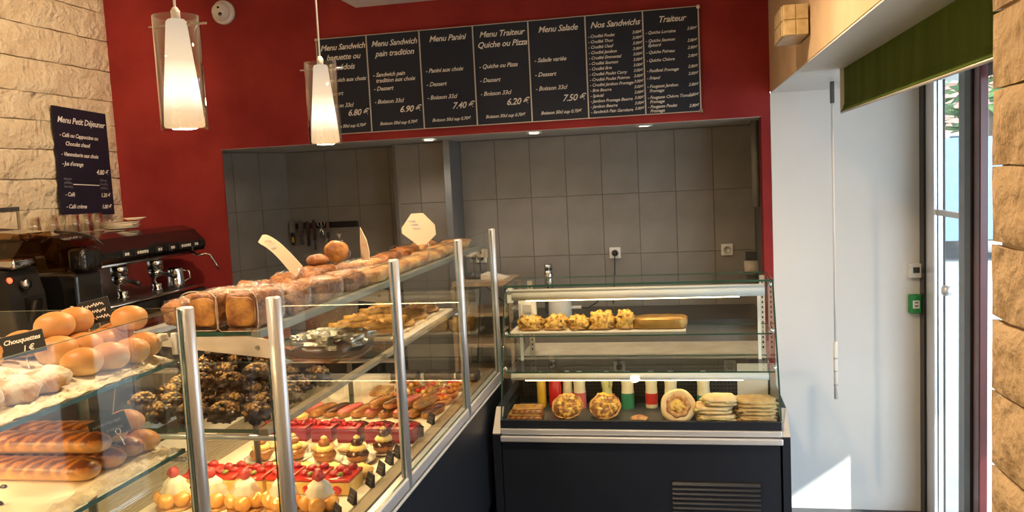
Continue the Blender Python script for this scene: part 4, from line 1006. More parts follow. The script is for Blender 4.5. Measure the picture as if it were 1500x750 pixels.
# lace paper edging on both shelves of the bread counter
def lace(z, label, x=-0.915, y0=0.55, y1=1.31):
    b = MB(); n = 90; rows = 5
    vs = []; fs = []
    for i in range(n + 1):
        y = y0 + (y1 - y0) * i / n
        for j in range(rows + 1):
            f = j / rows
            xx = x + 0.022 - 0.036 * f + 0.003 * math.sin(i * 1.15 + j)
            zz = z + 0.0015 + 0.0075 * abs(math.sin(f * 7.5)) * (0.6 + 0.5 * math.sin(i * 1.15 + j * .8)) 
            vs.append((xx, y + 0.004 * math.sin(j * 1.7 + i), max(z + .001, zz)))
    for i in range(n):
        for j in range(rows):
            a = i * (rows + 1) + j; fs.append((a, a + 1, a + rows + 2, a + rows + 1))
    o_ = len(vs); vs += [(x_, y_, max(z + .0005, z_ - .0015)) for x_, y_, z_ in vs]
    fs += [tuple(k + o_ for k in reversed(f)) for f in fs]
    b.add(vs, fs)
    b.box(x - 0.06, x - 0.012, y0, y1, z + 0.0006, z + 0.0022)
    b.xf(Matrix.Translation((1.1, -0.93, -z)))
    o = build('lace_paper', b, 'doily', None, True, loc=(-1.1, 0.93, z)); tag(o, label, 'paper lace')
o = build('paper_liner', MB().box(-.225, .225, -.38, .385, 0, .0022), 'paper', loc=(-1.155, .925, 1.1936)); tag(o, 'cream paper lining the lower shelf, dotted with chocolate crumbs', 'paper')
lace(1.357, 'gilt lace paper edging the upper shelf under the round buns')
lace(1.193, 'gilt lace paper edging the lower shelf under the long breads')

# round buns on the upper shelf
def bun_proto():
    o = build('round_bun', MB().blob((0, 0, 0.0205), (0.0315, 0.025, 0.0235), 20, 12, .10, 30, 3, 0.0, .92), 'bun', None, True)
    return tag(o, 'round golden bun', 'bun')
bm_ = Maker(bun_proto())
Z1 = 1.3595
ZB = lambda x: 1.3625 + max(0.0, -0.905 - x) * 0.22       # top of the sloping paper under the buns
BUNS = [(-0.945, 1.150, 0, .3, 'nearest bun of the front row, beside the lace edging'), (-0.934, 1.200, 0, .7, 'second bun of the front row along the lace edging'),
        (-0.930, 1.250, 0, .5, 'third bun of the front row along the lace edging'), (-0.938, 1.298, 0, .2, 'last bun of the front row, against the end glass'),
        (-1.006, 1.170, 0, .2, 'nearest bun of the middle row, right of the lettered price card'), (-0.996, 1.218, 0, .5, 'second bun of the middle row'),
        (-0.992, 1.262, 0, .8, 'third bun of the middle row'), (-1.000, 1.304, 0, .3, 'last bun of the middle row, against the end glass'),
        (-1.066, 1.165, 0, .6, 'nearest bun of the back row'), (-1.060, 1.212, 0, .4, 'second bun of the back row'), (-1.056, 1.262, 0, .2, 'third bun of the back row under the second price card'),
        (-1.030, 1.198, 0.034, .5, 'bun stacked on top at the left of the pile'), (-1.030, 1.244, 0.034, .9, 'bun stacked on top in the middle of the pile'), (-0.966, 1.303, 0.040, .1, 'bun stacked on top at the right of the pile'),
        (-1.075, 1.105, 0, .4, 'bun half hidden behind the lettered price card'), (-1.135, 1.10, 0, .2, 'bun alone at the left edge of the picture, by the white board')]
for x, y, dz, rz, lb in BUNS:
    bm_.put((x, y, ZB(x) + dz), rz, 'glazed round ' + lb, 'glazed buns on the upper shelf', random.uniform(.95, 1.04))
o = build('paper_liner', MB().hexa([(-.13, -.125, 0), (.13, -.125, 0), (.13, .105, 0), (-.13, .105, 0)], [(-.13, -.125, .0585), (.13, -.125, .0013), (.13, .105, .0013), (-.13, .105, .0585)]), 'dish', loc=(-1.035, 1.21, 1.3597)); tag(o, 'white paper support sloping up under the round buns', 'paper')
# white board, bag
o = build('paper_board', MB().hexa([(-.085, -.09, 0), (.085, -.09, 0), (.085, .09, 0), (-.085, .09, 0)], [(-.085, -.09, .004), (.085, -.09, .004), (.085, .09, .034), (-.085, .09, .034)]), 'dish', loc=(-1.27, 1.21, 1.3595)); tag(o, 'white paper board lying behind the buns at the left', 'board')
o = build('paper_bag', MB().blob((0, 0, .04), (.04, .05, .045), 16, 10, .3, 25, 5, 0, .7), 'dish', loc=(-1.405, 1.21, 1.3575), smooth=True); tag(o, 'white paper bag at the left edge on the upper shelf', 'bag')
t = thing('paper_cup', 'small pale cup with brown inside standing behind the buns', 'cup', (-1.335, 1.50, 1.00))
# sugared pastries
sg = Maker(tag(build('sugared_pastry', MB().blob((0, 0, .018), (.036, .026, .022), 18, 10, .5, 45, 6, 0), 'sugar', None, True), 'x', 'pastry'))
for x, y, rz, lb in ((-0.962, 0.965, .3, 'sugared white pastry nearest the glass at the left edge'), (-0.958, 1.030, .9, 'sugared white pastry in the middle of the front row'), (-0.957, 1.092, .5, 'sugared white pastry next to the nearest bun'),
                     (-1.035, 1.00, 1.1, 'sugared white pastry behind, at the left edge'), (-1.035, 1.075, .1, 'sugared white pastry behind, below the price card')):
    sg.put((x, y, Z1), rz, lb, 'sugared pastries on the upper shelf')

def price_card(loc, w, h, rot, label, words, seed, stand=True, name='price_card', m='slate', ink='ink_white'):
    t = thing(name, label, 'price card', loc)
    t.rotation_euler = rot
    b = MB(); b.rbox(-w / 2, w / 2, -0.0012, 0.0012, 0, h, 0.001, 1); p = build('card', b, m, t)
    tb = MB()
    if words:
        tb = text_mb(words, 0.25, 0.02)
    rnd = random.Random(seed)
    if not words:
        for k in range(3): squiggle(tb, -w * .4, w * .4 - rnd.uniform(0, w * .2), h * (.74 - .27 * k), h * .18, seed + k, h * .016)
    tb.xf(Matrix(((1, 0, 0, 0), (0, 0, -1, -0.0022), (0, 1, 0, 0), (0, 0, 0, 1))))
    build('lettering', tb, ink, p)
    if stand:
        b = MB(); b.tube([(0, 0.004, -0.03), (0, 0.004, h * 0.5)], 0.0012, 6); build('pin', b, 'chrome', t, True)
price_card((-1.022, 1.120, 1.410), 0.062, 0.036, (math.radians(-8), math.radians(-8), math.radians(38)), 'black price card lettered in white standing before the buns at the left', [('Chouquettes', 0, .022, .0105, 'CENTER'), ('1 €', .006, .007, .012, 'CENTER')], 5)
price_card((-1.010, 1.280, 1.434), 0.050, 0.042, (math.radians(-6), math.radians(-10), math.radians(38)), 'black price card with dense white writing standing among the buns', None, 9)

# long striped milk breads on the lower shelf
def long_bread():
    b = MB(); n, k = 36, 14; vs = []; fs = []
    for i in range(n + 1):
        f = i / n; x = -0.15 + 0.30 * f
        e = min(1.0, math.sqrt(max(0.0, 1 - max(0, abs(2 * f - 1) - 0.80) ** 2 / 0.04)))
        for j in range(k):
            a = 2 * PI * j / k
            rid = 1 + 0.035 * math.sin(x * 230 + math.sin(a) * 2.2 + a * 1.5) * max(0, math.sin(a))
            vs.append((x, 0.0265 * e * rid * math.cos(a), max(0.0, 0.017 + 0.019 * e * rid * math.sin(a))))
    for i in range(n):
        for j in range(k):
            a, c = i * k + j, i * k + (j + 1) % k
            fs.append((a, a + k, c + k, c))
    b.add(vs, fs)
    return tag(build('milk_bread', b, 'bread', None, True), 'x', 'bread')
lb_ = Maker(long_bread())
Z2 = 1.1962
BR = [(-1.086, 1.150, 0, 0.02, 'nearest long milk bread on the lower shelf, in front of the crumbs'), (-1.082, 1.208, 0, .03, 'second long milk bread from the front on the lower shelf'),
      (-1.085, 1.264, 0, .02, 'third long milk bread from the front, by the end glass'), (-1.09, 1.184, .033, .05, 'long milk bread stacked in front, under the hanging price card'),
      (-1.10, 1.240, .033, .04, 'long milk bread stacked behind the hanging price card')]
for x, y, dz, rz, lb in BR: lb_.put((x, y, Z2 + dz), rz, lb, 'long milk breads on the lower shelf', (1, 1, 1))
rl = Maker(tag(build('small_roll', MB().blob((0, 0, .018), (.034, .024, .021), 18, 10, .08, 30, 4, 0), 'bun', None, True), 'x', 'roll'))
for x, y, dz, rz, lb in ((-0.958, 1.292, 0, .4, 'small golden roll in the far corner of the lower shelf'), (-0.99, 1.300, .034, .2, 'small golden roll stacked in the far corner of the lower shelf')):
    rl.put((x, y, Z2 + dz), rz, lb, 'small rolls on the lower shelf')
cp = Maker(tag(build('chocolate_chip', MB().blob((0, 0, .0025), (.0055, .004, .0035), 8, 5, .5, 200, 4, 0), 'choc', None, True), 'dark chocolate crumb fallen on the lace paper in front of the long breads', 'crumb'))
for x, y, lb in ((-1.075, 1.105, 'dark chocolate crumb nearest the front milk bread'), (-1.035, 1.045, 'dark chocolate crumb, left of a close pair on the lace paper'), (-1.022, 1.04, 'dark chocolate crumb, right of a close pair on the lace paper'), (-1.045, 0.99, 'dark chocolate crumb lowest in the picture on the lace paper'), (-1.095, 1.07, 'dark chocolate crumb at the left edge of the picture on the lace paper')): cp.put((x, y, 1.196), random.uniform(0, 3), lb, 'chocolate crumbs on the lace paper')
t = thing('hanging_price_card', 'dark tilted price card clipped to a wire over the long breads', 'price card', (-0.950, 1.204, 1.268))
t.rotation_euler = (math.radians(-4), math.radians(-14), math.radians(38))
b = MB(); b.rbox(-0.030, 0.030, -0.001, 0.001, -0.018, 0.018, 0.001, 1); p = build('card', b, 'slate', t)
tb = MB()
for k in range(2): squiggle(tb, -0.024, 0.02, 0.006 - 0.013 * k, 0.007, 40 + k, 0.0007)
tb.xf(Matrix(((1, 0, 0, 0), (0, 0, -1, -0.0016), (0, 1, 0, 0), (0, 0, 0, 1)))); build('lettering', tb, 'ink_dim', p)
b = MB(); b.tube([(0.012, -0.002, 0.018), (0.03, 0.0, 0.06), (0.042, 0.0, 0.092)], 0.0009, 6); build('wire', b, 'wood', t, True)
b = MB(); b.tube([(0.010 + .004 * math.cos(a), -0.003, -0.012 + .005 * math.sin(a)) for a in [i * PI / 4 for i in range(9)]], 0.0008, 6); b.tube([(0.010, -0.003, -0.017), (0.012, -0.003, -0.038)], 0.0015, 6); build('clip', b, 'chrome', t, True)
o = bpy.data.objects.get('paper_cup')
b = MB(); b.lathe([(0.0, 0), (0.024, 0), (0.03, 0.06), (0.028, 0.06), (0.023, 0.004), (0, 0.004)], 18); build('cup', b, 'dish', o, True)
b = MB(); b.lathe([(0, 0.05), (0.0268, 0.05), (0, 0.051)], 16); build('coffee', b, 'choc_ice', o)

# ================================================================= TOP SHELF OF THE PASTRY COUNTER
ZT = 1.3825
def loaf(x, y, w, d, h, sd, label, mm='loaf', rz=None, grp='cellophane wrapped loaves on the top shelf', cut=True):
    if rz is None: rz = 0.0 if cut else random.uniform(-.35, .35)
    t = thing('wrapped_loaf', label, 'loaf', (x, y, ZT), rz, grp)
    b = MB(); b.blob((0, 0, h * .5), (w * .5, d * .5, h * .5), 24, 14, .12 if cut else .38, 40, sd, 0.002, .42 if cut else .6); build('loaf', b, mm, t, True)
    if cut:
        b = MB(); b.blob((0, -d * .49, h * .48), (w * .40, 0.006, h * .38), 16, 10, .1, 40, sd, None, .5); build('cut_face', b, 'loaf_cut', t, True)
    b = MB(); n = 22; vs = []; fs = []
    rings = ((-d * .62, 1.14), (-d * .50, 1.06), (-d * .2, 1.04), (d * .2, 1.05), (d * .48, 1.04), (d * .56, .55))
    for k, (yy, sc) in enumerate(rings):
        for j in range(n):
            a = 2 * PI * j / n
            q = 1 + .05 * noise.noise(Vector((j * .9, k * 1.3, sd)))
            sx_ = math.copysign(abs(math.cos(a)) ** .5, math.cos(a)); sz_ = math.copysign(abs(math.sin(a)) ** .5, math.sin(a))
            vs.append((w * .5 * sc * q * sx_, yy, max(0.0012, h * .5 + h * .5 * sc * q * sz_)))
    for k in range(len(rings) - 1):
        for j in range(n): a, c = k * n + j, k * n + (j + 1) % n; fs.append((a, c, c + n, a + n))
    b.add(vs, fs); build('wrapper', b, 'film', t, True)
    # rim of the wrapper's open mouth
    if not cut: return t
    b = MB(); b.tube([vs[j] for j in range(n)] + [vs[0]], 0.0009, 5, False); build('wrapper_rim', b, 'sugar', t, True)
    return t
loaf(-0.838, 1.515, 0.078, 0.11, 0.078, 1, 'wrapped golden brown loaf at the near end of the top shelf, next to the post')
loaf(-0.925, 1.53, 0.072, 0.12, 0.074, 2, 'wrapped dark loaf at the near end of the top shelf, left of the golden one')
loaf(-1.010, 1.56, 0.07, 0.13, 0.055, 3, 'low wrapped loaf at the near end, farthest from the glass', cut=False)
loaf(-0.845, 1.66, 0.075, 0.13, 0.062, 4, 'wrapped loaf, second along the glass on the top shelf', cut=False)
loaf(-0.935, 1.69, 0.075, 0.14, 0.066, 5, 'wrapped loaf, second in the row away from the glass', cut=False)
loaf(-0.850, 1.83, 0.075, 0.15, 0.058, 6, 'wrapped loaf, third along the glass, below the curved card', cut=False)
loaf(-0.940, 1.86, 0.075, 0.15, 0.066, 7, 'wrapped loaf at the foot of the curved cream card', cut=False)
loaf(-0.855, 2.02, 0.08, 0.16, 0.052, 8, 'wrapped loaf, fourth along the glass, before the second post', cut=False)
loaf(-0.945, 2.05, 0.075, 0.16, 0.062, 9, 'wrapped loaf below the round pack', cut=False)
# flat almond biscuit packs
def biscuit(x, y, z, w, d, h, sd, label, rz=0.0, m='almond'):
    t = thing('biscuit_pack', label, 'biscuit', (x, y, z), rz, 'wrapped biscuits on the top shelf')
    b = MB(); b.blob((0, 0, h * .5), (w * .5, d * .5, h * .5), 20, 10, .22, 45, sd, 0.001, .6); build('biscuit', b, m, t, True)
    b = MB(); b.blob((0, 0, h * .52), (w * .54, d * .54, h * .60), 20, 10, .3, 40, sd + 3, 0.0006, .6); build('wrapper', b, 'film', t, True)
BP = [(-0.845, 2.19, .09, .15, .042, 'almond biscuit pack by the glass just past the second post', 'almond'), (-0.940, 2.22, .08, .15, .050, 'biscuit pack below the pointed card', 'loaf'),
      (-0.850, 2.37, .09, .17, .036, 'almond biscuit pack by the glass in the middle span', 'almond'), (-0.945, 2.40, .08, .16, .044, 'biscuit pack away from the glass in the middle span', 'almond'),
      (-0.850, 2.56, .09, .16, .034, 'almond biscuit pack under the eight sided card', 'almond'), (-0.945, 2.60, .08, .18, .046, 'red brown pack behind the eight sided card', 'loaf'),
      (-0.855, 2.76, .09, .17, .034, 'biscuit pack by the glass before the third post', 'almond'), (-0.950, 2.80, .08, .18, .050, 'brown pack behind the third post', 'loaf'),
      (-0.860, 2.97, .09, .19, .040, 'biscuit pack just past the third post', 'almond'), (-0.950, 3.02, .08, .2, .050, 'pale biscuit pack near the far end, away from the glass', 'almond'), (-0.87, 3.20, .10, .18, .040, 'last biscuit pack at the far end of the top shelf', 'almond')]
for i, (x, y, w, d, h, lb, m_) in enumerate(BP): biscuit(x, y, ZT, w, d, h, i + 20, lb, random.uniform(-.1, .1), m_)
t = thing('round_cake_pack', 'round wrapped cake standing on top of the loaves', 'cake', (-0.925, 2.14, ZT + 0.064))
b = MB(); b.blob((0, 0, .030), (.036, .022, .031), 18, 12, .15, 50, 3); build('cake', b, 'loaf_cut', t, True)
b = MB(); b.blob((0, 0, .030), (.040, .026, .034), 18, 12, .3, 50, 5); build('wrapper', b, 'film', t, True)
b = MB(); b.lathe([(0, 0.058), (.004, .062), (.010, .078), (.008, .078), (0, .064)], 8, (0.012, 0, 0)); build('wrapper_twist', b, 'film', t, True)
t = thing('round_cake_pack', 'smaller wrapped cake lying beside the round one on the loaves', 'cake', (-0.955, 2.075, ZT + 0.064))
b = MB(); b.blob((0, 0, .014), (.032, .026, .015), 16, 10, .2, 50, 13); build('cake', b, 'loaf', t, True)
b = MB(); b.blob((0, 0, .015), (.035, .030, .0165), 16, 10, .3, 50, 15); build('wrapper', b, 'film', t, True)

# cream cards standing over the packs
t = thing('cream_card', 'curved cream price card leaning over the loaves at the left', 'price card', (-0.895, 1.84, 1.452))
b = MB(); n = 12; vs = []; fs = []
for i in range(n + 1):
    f = i / n; ang = math.radians(20 + 45 * f)
    cx = -0.105 * (f ** 1.0) ; cz = 0.085 * math.sin(f * 1.35) / math.sin(1.35)
    w = 0.017 * (1 - .25 * f) if f < .92 else 0.010
    nx_, nz_ = 0.55, 0.83
    vs += [(cx - w * .55, 0.02 * f, cz - w * .85), (cx + w * .55, 0.02 * f + .004, cz + w * .85)]
k = len(vs); vs += [(x, y + 0.002, z) for x, y, z in vs]
for i in range(n):
    a = 2 * i; fs += [(a, a + 1, a + 3, a + 2), (k + a, k + a + 2, k + a + 3, k + a + 1), (a, a + 2, k + a + 2, k + a), (a + 1, k + a + 1, k + a + 3, a + 3)]
fs += [(0, k, k + 1, 1), (2 * n, 2 * n + 1, k + 2 * n + 1, k + 2 * n)]
b.add(vs, fs); p = build('card', b, 'card', t)
for seed, (x0, x1, zz, hh), ink in ((1, (-0.088, -0.068, 0.077, 0.007), 'ink_red'), (2, (-0.075, -0.060, 0.062, 0.007), 'ink_blue')):
    tb = MB(); squiggle(tb, x0, x1, zz, hh, seed, .0008); tb.xf(Matrix(((1, 0, 0, 0), (0, 0, -1, 0.011), (0, 1, 0, 0), (0, 0, 0, 1)))); build('lettering', tb, ink, p)
b = MB(); b.tube([(0, .003, -0.03), (0, .003, 0.01)], .0012, 6); build('pin', b, 'chrome', t, True)
t = thing('cream_card', 'narrow pointed cream price card seen almost edge on, beside the round pack', 'price card', (-0.86, 2.19, 1.445))
b = MB(); b.prism([(-.02, 0), (.02, 0), (.021, .025), (.012, .055), (-.016, .092), (-.021, .05)], 'y', -.001, .001); p = build('card', b, 'card', t)
tb = MB(); squiggle(tb, -.012, .012, .040, .012, 3, .0009); tb.xf(Matrix(((1, 0, 0, 0), (0, 0, -1, -.0018), (0, 1, 0, 0), (0, 0, 0, 1)))); build('lettering', tb, 'ink_red', p)
t.rotation_euler = (0, 0, math.radians(-35))
b = MB(); b.tube([(0, .002, -0.03), (0, .002, 0.02)], .0012, 6); build('pin', b, 'chrome', t, True)
t = thing('cream_card', 'eight sided cream price card tilted on a pin over the biscuits', 'price card', (-0.83, 2.60, 1.457))
r8 = [(-.058, .052), (-.022, .098), (.018, .098), (.056, .058), (.058, .026), (.024, -.004), (-.006, -.006), (-.058, .034)]
b = MB(); b.prism(r8, 'y', -.001, .001); p = build('card', b, 'card', t)
tb = MB()
for k in range(3): squiggle(tb, -.034 + .008 * k, -.008 + .008 * k, .072 - .012 * k, .007, 30 + k, .0008)
tb.xf(Matrix(((1, 0, 0, 0), (0, 0, -1, -.0018), (0, 1, 0, 0), (0, 0, 0, 1)))); build('lettering', tb, 'ink_blue', p)
b = MB(); b.tube([(0.03, .002, -0.045), (0.03, .002, 0.02)], .0014, 6); b.tube([(0.022, .002, -.045), (0.038, .002, -.045)], .0014, 6); build('pin', b, 'chrome', t, True)

# ================================================================= MIDDLE SHELF OF THE PASTRY COUNTER
ZM = 1.1865
t = thing('chocolate_cluster', 'x', 'pastry')
b = MB(); b.blob((0, 0, .018), (.030, .026, .020), 24, 14, .8, 120, 2, 0); build('chocolate', b, 'choc', t, True)
b = MB(); rr = random.Random(8)
for k in range(60):
    a = rr.uniform(0, 6.28); el_ = rr.uniform(.15, 1.5)
    b.blob((.029 * math.cos(a) * math.cos(el_), .025 * math.sin(a) * math.cos(el_), .019 + .021 * math.sin(el_)), (.0048, .0038, .0034), 6, 4, .4, 200, k)
o = build('nuts', b, 'nut', t, True); o['kind'] = 'stuff'
cc = Maker(t)
k = 0
for row, (yy, n_, zz, sc) in enumerate(((1.50, 4, 0, 1), (1.57, 5, 0, 1.0), (1.64, 5, 0, 1.0), (1.72, 5, 0, 1.05), (1.80, 5, 0, 1.05), (1.60, 2, .040, .9), (1.68, 3, .042, .95), (1.76, 3, .044, 1.0), (1.74, 2, .082, .95))):
    for i in range(n_):
        x = -0.845 - 0.072 * i - (0.09 if zz else 0.0) - (.06 if zz > .05 else 0) - (0.02 if row % 2 else 0)
        place = ('lower layer', 'upper layer', 'top')[0 if zz == 0 else (1 if zz < .06 else 2)]
        rowname = ('nearest row', 'second row', 'third row', 'fourth row', 'last row', 'near row', 'middle row', 'far row', 'peak')[row]
        cc.put((x, yy + random.uniform(-.006, .006), ZM + zz), random.uniform(0, 3), f'chocolate nut cluster, {place}, {rowname}, {ORD[i]} from the glass front', 'chocolate nut clusters on the middle shelf', sc)
# foil wrapped loaf
t = thing('foil_wrapped_loaf', 'dark loaf half wrapped in silver foil on the middle shelf', 'loaf', (-0.955, 2.10, ZM), -0.15)
b = MB(); b.blob((0, 0, .032), (.115, .10, .034), 22, 10, .25, 25, 4, 0, .7); build('loaf', b, 'choc_ice', t, True)
b = MB(); b.blob((.012, .0, .040), (.104, .095, .032), 26, 14, .55, 45, 9, 0.034, .7); build('foil', b, 'foil', t)
t = thing('tart_tray', 'pale paper tray under the golden tarts on the middle shelf', 'tray', (-0.965, 2.60, ZM))
b = MB(); b.rbox(-.16, .16, -.28, .28, 0, .008, .002, 1); build('tray', b, 'dish', t)
t = thing('golden_tart', 'x', 'tart')
b = MB(); b.blob((0, 0, .012), (.062, .05, .016), 20, 8, .25, 50, 3, 0, .8); build('crust', b, 'crust', t, True)
b = MB(); b.blob((0, 0, .020), (.055, .044, .016), 22, 10, .6, 80, 5, .010); build('topping', b, 'tart_gold', t, True)
gt = Maker(t)
for y, x, lb in ((2.40, -.905, 'nearest golden tart by the glass'), (2.40, -1.03, 'nearest golden tart away from the glass'), (2.53, -.90, 'second golden tart by the glass'), (2.53, -1.03, 'second golden tart away from the glass'), (2.67, -.90, 'third golden tart by the glass'), (2.67, -1.03, 'third golden tart away from the glass'), (2.80, -.90, 'last golden tart by the glass'), (2.80, -1.03, 'last golden tart away from the glass')):
    gt.put((x, y, ZM + .0085), random.uniform(-.3, .3), lb + ' on the middle shelf', 'golden tarts on the middle shelf', random.uniform(.95, 1.05))
t = thing('dark_cake_pack', 'dark wrapped cake behind the golden tarts on the middle shelf', 'cake', (-1.18, 2.62, ZM))
b = MB(); b.rbox(-.040, .040, -.2, .2, 0, .085, .02, 3); build('cake', b, 'choc', t, True)
b = MB(); b.blob((0, 0, .05), (.047, .21, .058), 18, 10, .25, 30, 2, .001, .5); build('wrapper', b, 'film', t, True)

# ================================================================= DECK OF THE PASTRY COUNTER
ZK = 0.8305
t = thing('pastry_tray', 'long cream paper covered tray under the small cakes', 'tray', (-1.125, 2.41, 0.8225))
b = MB(); b.rbox(-.285, .285, -.94, .94, 0, .0075, .002, 1); build('tray', b, 'paper', t)
# Saint-Honore puffs
t = thing('cream_puff_cake', 'x', 'cake')
b = MB(); b.lathe([(0, 0), (.044, 0), (.046, .006), (.040, .010), (0, .010)], 20); build('base', b, 'crust', t, True)
for k in range(3):
    a = -PI / 2 + (k - 1) * 1.25; b = MB(); b.blob((.030 * math.cos(a), .030 * math.sin(a), .026), (.021, .021, .019), 14, 9, .15, 60, k); build('caramel_puff', b, 'caramel', t, True)
b = MB(); pr = [(.0, .010), (.034, .012), (.037, .028), (.031, .040), (.034, .046), (.025, .058), (.027, .063), (.016, .074), (.006, .082), (0, .084)]
b.lathe(pr, 24, (0, .006, 0), .09, 8); build('whipped_cream', b, 'cream_food', t, True)
b = MB(); b.blob((0, .004, .088), (.015, .014, .014), 12, 8, .25, 120, 4); build('berry', b, 'berry', t, True)
sh = Maker(t)
for i, (x, y) in enumerate(((-1.325, 1.90), (-1.222, 1.905), (-1.119, 1.90), (-1.016, 1.905), (-0.913, 1.90))):
    sh.put((x, y, ZK), random.uniform(-.3, .3), f'cream puff cake topped with a red berry, {ORD[i]} from the left in the front row', 'cream puff cakes in the front row', 1.06)
# strawberry custard slices
t = thing('strawberry_slice', 'x', 'cake')
b = MB(); b.rbox(-.037, .037, -.05, .05, 0, .036, .004, 2); build('sponge', b, 'custard', t)
b = MB(); b.rbox(-.038, .038, -.051, .051, .0365, .047, .004, 2); build('red_glaze', b, 'glaze', t, True)
for k, (x, y) in enumerate(((-.015, -.026), (.017, -.012), (-.012, .014), (.016, .032))):
    b = MB(); b.blob((x, y, .052), (.014, .012, .010), 12, 7, .2, 100, k); build('strawberry', b, 'berry', t, True)
b = MB(); b.blob((.006, -.036, .054), (.008, .010, .006), 10, 6, .2, 100, 3); build('kiwi_piece', b, 'leafg', t, True)
b = MB(); b.blob((0.0, -.051, .016), (.014, .004, .012), 10, 6, .2, 100, 3); build('side_fruit', b, 'glaze', t, True)
ss = Maker(t)
for i, x in enumerate((-1.335, -1.250, -1.165, -1.080, -0.997, -0.912)):
    ss.put((x, 2.055, ZK), 0.0, f'red glazed strawberry slice, {ORD[i]} from the left behind the cream puffs', 'strawberry slices')
t = thing('lemon_tart', 'x', 'tart')
b = MB(); b.lathe([(0, 0), (.034, 0), (.040, .018), (.037, .02), (0, .016)], 18); build('crust', b, 'crust', t, True)
b = MB(); b.blob((0, 0, .018), (.036, .036, .016), 18, 8, .35, 80, 2, .012); build('yellow_filling', b, 'butter', t, True)
lt = Maker(t)
for i, x in enumerate((-1.165, -1.075, -0.99, -0.905)):
    lt.put((x, 2.155, ZK), 0.0, f'yellow cream tart, {ORD[i]} from the left behind the strawberry slices', 'yellow tarts')
# religieuses
def religieuse(ic, name):
    t = thing(name, 'x', 'pastry')
    b = MB(); b.lathe([(0, 0), (.036, 0), (.052, .010), (.054, .012), (.036, .003), (0, .003)], 22, wob=.02, lobes=11); build('paper_dish', b, 'dish', t, True)
    b = MB(); b.blob((0, 0, .022), (.034, .034, .019), 18, 10, .1, 60, 1); build('large_puff', b, 'choux', t, True)
    b = MB(); b.blob((0, 0, .027), (.0345, .0345, .016), 18, 8, .08, 60, 2, .022); build('icing', b, ic, t, True)
    b = MB(); b.lathe([(0, .038), (.024, .038), (.027, .045), (.020, .054), (0, .055)], 24, wob=.10, lobes=9); build('cream_collar', b, 'butter', t, True)
    b = MB(); b.blob((0, 0, .062), (.018, .018, .014), 14, 8, .1, 60, 3); build('small_puff', b, ic, t, True)
    b = MB(); b.lathe([(0, .072), (.009, .074), (.010, .078), (.003, .084), (0, .085)], 14, wob=.12, lobes=6); build('cream_dot', b, 'butter', t, True)
    return Maker(t)
rc, rk = religieuse('coffee_ice', 'coffee_puff_tower'), religieuse('choc_ice', 'chocolate_puff_tower')
for x, y, lb in ((-1.265, 2.26, 'coffee iced two tier puff on a paper dish, left of the second post'), (-1.165, 2.275, 'coffee iced two tier puff half behind the post'), (-1.055, 2.255, 'coffee iced two tier puff on a paper dish, in the middle')):
    rc.put((x, y, ZK), 0, lb, 'two tier cream puffs')
for x, y, lb in ((-0.955, 2.265, 'chocolate iced two tier puff right of the coffee ones'), (-0.905, 2.355, 'chocolate iced two tier puff behind the other chocolate one, near the cards')):
    rk.put((x, y, ZK), 0, lb, 'two tier cream puffs')
t = thing('shell_cake', 'x', 'cake')
b = MB(); b.lathe([(0, 0), (.03, 0), (.044, .008), (.046, .010), (.03, .003), (0, .003)], 20); build('paper_dish', b, 'dish', t, True)
b = MB(); n0 = len(b.v); b.blob((0, 0, .014), (.040, .024, .012), 22, 10, 0, 1, 0, .004)
b.v = [(x, y, z + (.0022 * math.sin(y * 420) if z > .012 else 0)) for x, y, z in b.v]; build('cake', b, 'pale_cake', t, True)
sc_ = Maker(t)
for i, (x, y) in enumerate(((-1.29, 2.37), (-1.20, 2.365), (-1.11, 2.36), (-1.02, 2.355))):
    sc_.put((x, y, ZK), .5, f'pale shell shaped cake on a paper dish, {ORD[i]} from the left behind the coffee puffs', 'shell cakes', 0.95)
# wine red squares
t = thing('raspberry_square', 'x', 'cake')
b = MB(); b.rbox(-.036, .036, -.036, .036, 0, .044, .004, 2); build('body', b, 'wine', t, True)
b = MB(); b.rbox(-.0365, .0365, -.0365, .0365, .0445, .050, .002, 1); build('glaze', b, 'berry', t, True)
for k in range(3):
    b = MB(); b.blob((-.018 + .017 * k, -.01 + .012 * (k % 2), .055), (.009, .009, .008), 10, 7, .2, 150, k); build('raspberry', b, 'berry', t, True)
rs = Maker(t)
for i, x in enumerate((-1.33, -1.24, -1.15, -1.06, -0.965, -0.875)):
    rs.put((x, 2.475, ZK), 0, f'wine red raspberry square, {ORD[i]} from the left in its row', 'raspberry squares')
t = thing('raspberry_tart', 'x', 'tart')
b = MB(); b.lathe([(0, 0), (.036, 0), (.042, .018), (.039, .02), (0, .016)], 18); build('crust', b, 'crust', t, True)
for k in range(9):
    a = k * 2.4; r_ = .011 * math.sqrt(k); b = MB(); b.blob((r_ * math.cos(a), r_ * math.sin(a), .026), (.010, .010, .009), 9, 6, .2, 150, k); build('raspberry', b, 'berry', t, True)
rt = Maker(t)
for i, (x, y, lb) in enumerate(((-1.345, 2.58, 'raspberry tart at the left end, with a yellow piece beside it'), (-1.255, 2.575, 'raspberry tart, second from the left behind the wine squares'), (-1.165, 2.575, 'raspberry tart, third from the left behind the wine squares'))):
    rt.put((x, y, ZK), 0, lb, 'raspberry tarts')
lt.put((-1.345, 2.675, ZK), 0, 'yellow cream tart alone behind the raspberry tarts', 'yellow tarts')
t = thing('chocolate_tart', 'x', 'tart')
b = MB(); b.lathe([(0, 0), (.036, 0), (.042, .018), (.039, .02), (0, .016)], 18); build('crust', b, 'crust', t, True)
b = MB(); b.blob((0, 0, .018), (.037, .037, .013), 18, 8, .35, 80, 2, .012); build('chocolate', b, 'choc_ice', t, True)
ct = Maker(t)
